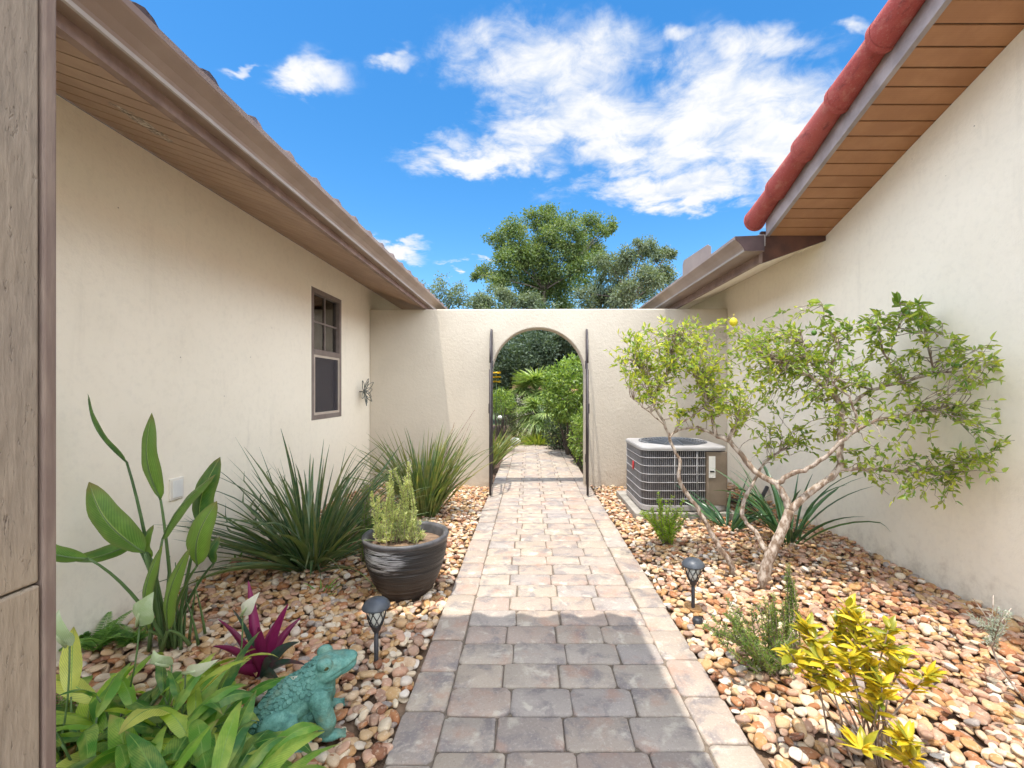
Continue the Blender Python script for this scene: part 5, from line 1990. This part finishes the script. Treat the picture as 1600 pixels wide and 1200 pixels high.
# ------------------------------------------------------------------ wall art
fc = np.array([WL + .03, 5.20, EYE - (612 - VPY) * 5.2 / FPX])
art = thing('wall_flower', 'wire flower ornament hanging on the cream wall right of the window', 'wall ornament', tuple(fc))
for k in range(11):
    a = k * 2 * np.pi / 11 + .15
    L = rng.uniform(.13, .19)
    th = np.linspace(0, 2 * np.pi, 22)
    rad_ = L * .5 * (1 - np.cos(th))
    wd = .032 * np.sin(th) * (.5 + .5 * np.sin(rad_ / L * np.pi))
    out = .03 + .06 * (rad_ / L) ** 1.0 * (1 if k % 2 else .5)
    pts = np.column_stack([fc[0] + out * 1.0, fc[1] + rad_ * math.cos(a) - wd * math.sin(a), fc[2] + rad_ * math.sin(a) + wd * math.cos(a)])
    mb = MB()
    mb.tube(pts, .0042, 5)
    mb.build('petal', M['artmetal'], art)
mb = MB()
mb.add(fc + np.array([.035, 0, 0]) + V0 * np.array([.02, .032, .032]), F0)
mb.tube([fc + np.array([-.03, 0, 0]), fc + np.array([.03, 0, 0])], .006, 6)
mb.build('centre', M['artmetal'], art)


# ------------------------------------------------------------------ trees beyond the wall
def bg_tree(name, label, base_px, Y, clumps, mat, leaf, dens, trunk_r=.25, group=None, flat=1.0, dY=1.0, fork_py=470, limbs=True, bark='bark_bg'):
    bx = (base_px - VPX) * Y / FPX
    t = thing(name, label, 'tree', (bx, Y, -.12), group)
    ml, mt = MB(), MB()
    fork = np.array([bx, Y, EYE - (fork_py - VPY) * Y / FPX])
    mt.tube([(bx + .1, Y, -.2), (bx, Y, fork[2] * .5), fork], [trunk_r * 1.3, trunk_r, trunk_r * .8], 8)
    for (px, py, r) in clumps:
        yc = Y + rng.uniform(-dY, dY)
        c = P(px, py, yc)
        rr_ = r * Y / FPX
        if limbs:
            v = np.linspace(0, 1, 7)[:, None]
            ctrl = fork + (c - fork) * .5 + np.array([0, 0, .3])
            cp = (1 - v) ** 2 * fork + 2 * v * (1 - v) * ctrl + v ** 2 * c
            mt.tube(cp, np.linspace(trunk_r * .34, .015, 7), 6)
        # sub-clumps
        ns = 9
        for s in range(ns):
            o = unit(rng.normal(size=3)) * rr_ * rng.uniform(.2, 1.0) * np.array([1, 1, .9 * flat])
            sr = rr_ * rng.uniform(.28, .5)
            n = int(6.5 * dens * (sr / leaf) ** 1.6)
            p = rng.normal(size=(n, 3)) * sr * np.array([.56, .56, .44])
            pos = c + o + p
            d = unit(p + 1e-6) + rng.normal(0, .7, (n, 3)) + np.array([0, 0, -.15])
            nh = rng.normal(size=(n, 3)) * .7 + np.array([0, 0, 1.0])
            ml.quads(pos, d, nh, leaf * rng.uniform(.7, 1.3, n), leaf * .5 * rng.uniform(.8, 1.2, n), np.clip(rng.beta(2, 2.2, n) + rng.normal(0, .1), 0, 1))
    mt.build('trunk', M[bark], t)
    ml.build('crown', mat, t)
    return t


big = [(803, 357, 22), (779, 378, 22), (837, 345, 25), (876, 342, 27), (923, 350, 24), (960, 353, 14), (806, 388, 30), (902, 370, 26), (847, 380, 26), (930, 382, 22), (764, 425, 20), (813, 415, 30),
       (854, 410, 30), (892, 400, 28), (820, 446, 28), (861, 449, 30), (790, 430, 22), (902, 429, 32), (748, 430, 10), (840, 470, 30), (880, 475, 30), (940, 410, 22), (855, 336, 16), (945, 360, 14), (830, 400, 30), (870, 375, 28), (880, 440, 30), (845, 435, 30), (790, 400, 24), (900, 395, 26), (775, 440, 18)]
bg_tree('broadleaf_tree', 'tall broad crowned green tree rising highest behind the wall', 850, 22, big, M['treeleaf'], .13, 7.0, .10, dY=1.6, fork_py=455)
oak = [(950, 408, 22), (978, 396, 24), (1004, 396, 24), (1030, 402, 20), (1048, 396, 12), (971, 424, 30), (1005, 430, 30), (1028, 424, 22), (944, 452, 28), (978, 458, 28), (912, 462, 28), (1010, 460, 26), (1040, 440, 18), (1000, 380, 10)]
bg_tree('oak_tree', 'grey green fine leaved oak right of the tallest tree', 985, 17, oak, M['oakleaf'], .10, 6.5, .09, dY=1.2, fork_py=475)
bg_tree('oak_tree', 'low grey green oak below left of the tallest tree', 790, 19, [(785, 463, 22), (760, 470, 18), (812, 470, 24), (745, 478, 14), (835, 480, 22)], M['oakleaf'], .11, 10.0, .10, dY=1.0, fork_py=500)
bg_tree('thin_tree', 'sparse wispy tree showing above the left roof end', 700, 24, [(690, 445, 20), (705, 460, 22), (715, 450, 16), (680, 465, 18), (722, 470, 14), (735, 474, 14), (700, 478, 18), (668, 455, 14)], M['oakleaf'], .13, 2.2, .05, dY=.7, fork_py=490)
# dark oaks seen through the arch
da = [(785, 545, 26), (815, 535, 28), (845, 530, 28), (875, 530, 28), (905, 540, 26), (795, 575, 26), (830, 565, 28), (860, 560, 26), (890, 570, 26), (780, 600, 24), (815, 595, 22), (920, 570, 24), (760, 560, 22), (850, 590, 24)]
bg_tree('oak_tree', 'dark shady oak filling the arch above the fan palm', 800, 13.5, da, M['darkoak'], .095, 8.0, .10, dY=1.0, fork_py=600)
far = [(790, 520, 40), (850, 515, 40), (910, 520, 40), (700, 560, 40), (760, 570, 45), (830, 560, 45), (900, 560, 45), (960, 565, 45), (800, 600, 40), (860, 610, 40), (920, 610, 40), (740, 610, 40), (980, 610, 40)]
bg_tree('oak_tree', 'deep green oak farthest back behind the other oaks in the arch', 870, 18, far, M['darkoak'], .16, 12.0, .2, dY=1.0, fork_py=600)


def fan_palm(name, label, c, n, Lp, Lf, mat, trunk_h=None, droop=.5, elr=(-10, 80)):
    t = thing(name, label, 'palm', (c[0], c[1], -.1))
    ml, mp = MB(), MB()
    c = np.array(c, float)
    if trunk_h:
        mt = MB()
        mt.tube([(c[0], c[1], -.15), (c[0] + .03, c[1], c[2] * .5), tuple(c)], [.12, .09, .10], 9)
        mt.build('trunk', M['bark_bg'], t)
    for k in range(n):
        az = rng.uniform(0, 6.28)
        el = R(rng.uniform(*elr))
        pp = arc_pts(c, az, el, Lp * rng.uniform(.7, 1.1), R(25), 5)
        mp.tube(pp, .008, 4, .4)
        ax = unit(pp[-1] - pp[-2])
        s = np.array([-math.sin(az), math.cos(az), 0])
        up = np.cross(ax, s)
        for a in np.linspace(-1.9, 1.9, 26):
            d = ax * math.cos(a) + s * math.sin(a) + up * .12 * rng.normal()
            L = Lf * (1 - .12 * abs(a)) * rng.uniform(.85, 1.05)
            v = np.linspace(0, 1, 5)[:, None]
            pts = pp[-1] + unit(d) * L * v + np.array([0, 0, -1]) * droop * L * v ** 2 * .5
            ml.ribbon(pts, L * .035 * np.array([.5, 1, .9, .5, .05]), np.cross(unit(d), up), .4, rng.uniform(0, 1), cross=(-1, 0, 1))
    mp.build('stalks', M['stalk'], t)
    ml.build('fronds', mat, t)


c = P(838, 612, 11.0)
fan_palm('fan_palm', 'fan palm with raised round fronds centred in the arch', c, 30, .36, .58, M['palm'], True, .5, (0, 85))
c = P(846, 646, 10.2)
fan_palm('fan_palm', 'lower fan palm just below the raised fan palm in the arch', c, 26, .32, .48, M['palm'], True, .5, (-20, 75))
c = P(955, 452, 17.8)
fan_palm('cabbage_palm', 'grey green cabbage palm between the oaks above the wall', c, 26, .55, .7, M['palmgrey'], True, 1.3, (-45, 70))


# shrubs beyond the arch
def leafy(name, label, c, rad, n, leaf, mat, group=None, cat='shrub', core=True):
    t = thing(name, label, cat, (c[0], c[1], -.1), group)
    c, rad = np.array(c, float), np.array(rad, float)
    p = unit(rng.normal(size=(n, 3))) * (rng.uniform(size=(n, 1)) ** .3)
    lump = 1 + .12 * np.sin(p[:, :1] * 7 + p[:, 1:2] * 5) + .1 * np.sin(p[:, 2:] * 9 + p[:, :1] * 4)
    pos = c + p * rad * lump
    pos[:, 2] = np.maximum(pos[:, 2], -.06)
    d = unit(p) + rng.normal(0, .7, (n, 3))
    ml = MB()
    ml.leaves(pos, d, rng.normal(size=(n, 3)) * .6 + np.array([0, 0, 1]), leaf * rng.uniform(.7, 1.3, n), leaf * .5, rng.beta(1.8, 1.8, n), .2, .15)
    ml.build('foliage', mat, t)
    ms = MB()
    for k in range(9):
        q = c + unit(rng.normal(size=3)) * rad * .75
        b = np.array([c[0] + rng.normal(0, .04), c[1] + rng.normal(0, .04), -.1])
        ms.tube([b, (b + q) / 2 + rng.normal(0, .03, 3), q], [.02, .012, .004], 5)
    ms.build('stems', M['bark_bg'], t)
    return t


c = P(890, 614, 8.2)
leafy('round_shrub', 'big rounded bright green shrub at the right of the arch', (c[0], 8.2, c[2]), (.50, .6, .62), 4600, .07, M['hedge'])
c = P(908, 698, 7.3)
leafy('clipped_shrub', 'low bright shrub below the big rounded shrub, beside the path', (c[0] + .05, 7.2, .42), (.22, .7, .5), 2600, .05, M['hedge'])
c = P(868, 665, 9.0)
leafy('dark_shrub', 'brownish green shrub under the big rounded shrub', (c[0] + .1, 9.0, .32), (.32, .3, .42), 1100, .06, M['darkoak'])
leafy('leafy_shrub', 'light green leafy shrub at the left of the path beyond the arch', P(782, 628, 9.5), (.30, .4, .26), 1200, .06, M['hedge'])
leafy('grey_shrub', 'grey green shrub left of the lower fan palm', P(806, 645, 10.9), (.45, .35, .52), 2600, .05, M['oakleaf'])
leafy('grey_shrub', 'grey green shrub filling the gap right of the lower fan palm', P(872, 645, 11.2), (.55, .35, .62), 2800, .05, M['oakleaf'])
strappy('grass_tuft', 'round tuft of bright yellow green grass at the path end', tuple(P(841, 694, 9.85)), M['grass'], 380, (.30, .50), (.005, .008), (25, 88), (20, 80), .28, rr=(0, 1))
strappy('iris_plant', 'upright strappy leaves beside the path just past the left jamb', (-.72, 7.0, -.05), M['flax2'], 110, (.5, .9), (.012, .018), (45, 88), (5, 45), .14)
strappy('iris_plant', 'strappy leaves farther along the left path edge, below the light shrub', (-.68, 8.7, -.05), M['flax2'], 110, (.45, .8), (.010, .016), (40, 88), (10, 60), .16)
# white stones
for (px, py, Yv, r, lab) in ((805, 690, 9.6, .11, 'white rock at the far left corner of the path'), (781, 652, 9.0, .045, 'round white bloom among leaves at the left of the arch')):
    mb = MB()
    c = P(px, py, Yv)
    d = 1 + .12 * np.sin(ICO2[0] @ rng.normal(0, 2, 3) + 1)
    mb.add(c + ICO2[0] * d[:, None] * np.array([r, r, r * .8]), ICO2[1])
    if 'rock' in lab:
        tag(mb.build('white_rock', M['white']), lab, 'rock')
    else:
        tag(mb.build('white_flower', M['white']), lab, 'flower')
yf = thing('yellow_flower', 'tiered yellow flowers on a stalk next to the left gate leaf', 'flower', tuple(P(775, 640, 9.0)))
mb = MB()
a, b = P(776, 650, 9.0), P(775, 580, 9.0)
mb.tube([a, b], .008, 5)
mb.build('stalk', M['stalk'], yf)
for py in (583, 590, 597):
    mb = MB()
    c = P(775, py, 9.0)
    n = 26
    aa = rng.uniform(0, 6.28, n)
    mb.leaves(np.tile(c, (n, 1)), np.column_stack([np.cos(aa), np.sin(aa), rng.uniform(0, .4, n)]), np.tile([0, 0, 1.0], (n, 1)), .11, .04, .5)
    mb.build('petals', M['flower_y'], yf)

# small tiled house far beyond
fh = thing('house', 'distant low house with terracotta tile roof seen in the arch', 'house', (0, 12.4, 0))
mb = MB()
a, b = P(800, 610, 12.4), P(846, 610, 12.4)
z0 = a[2] - .05
mb.box(a[0] + .1, b[0] + 1.0, 12.45, 13.2, -.12, z0)
mb.build('wall', M['stucco'], fh)
mb = MB()
nw = 120
xs = np.linspace(a[0], b[0] + 1.1, nw)
wv = .03 * np.abs(np.sin(xs * 16))
V = np.vstack([np.column_stack([xs, np.full(nw, 12.3), z0 + wv]), np.column_stack([xs, np.full(nw, 12.85), z0 + .2 + wv])])
i = np.arange(nw - 1)
mb.add(V, np.stack([i, i + 1, i + 1 + nw, i + nw], 1))
mb.build('roof', m_noise('terracotta', (0.42, 0.20, 0.12), (0.52, 0.30, 0.20), 9, .7, .3), fh)
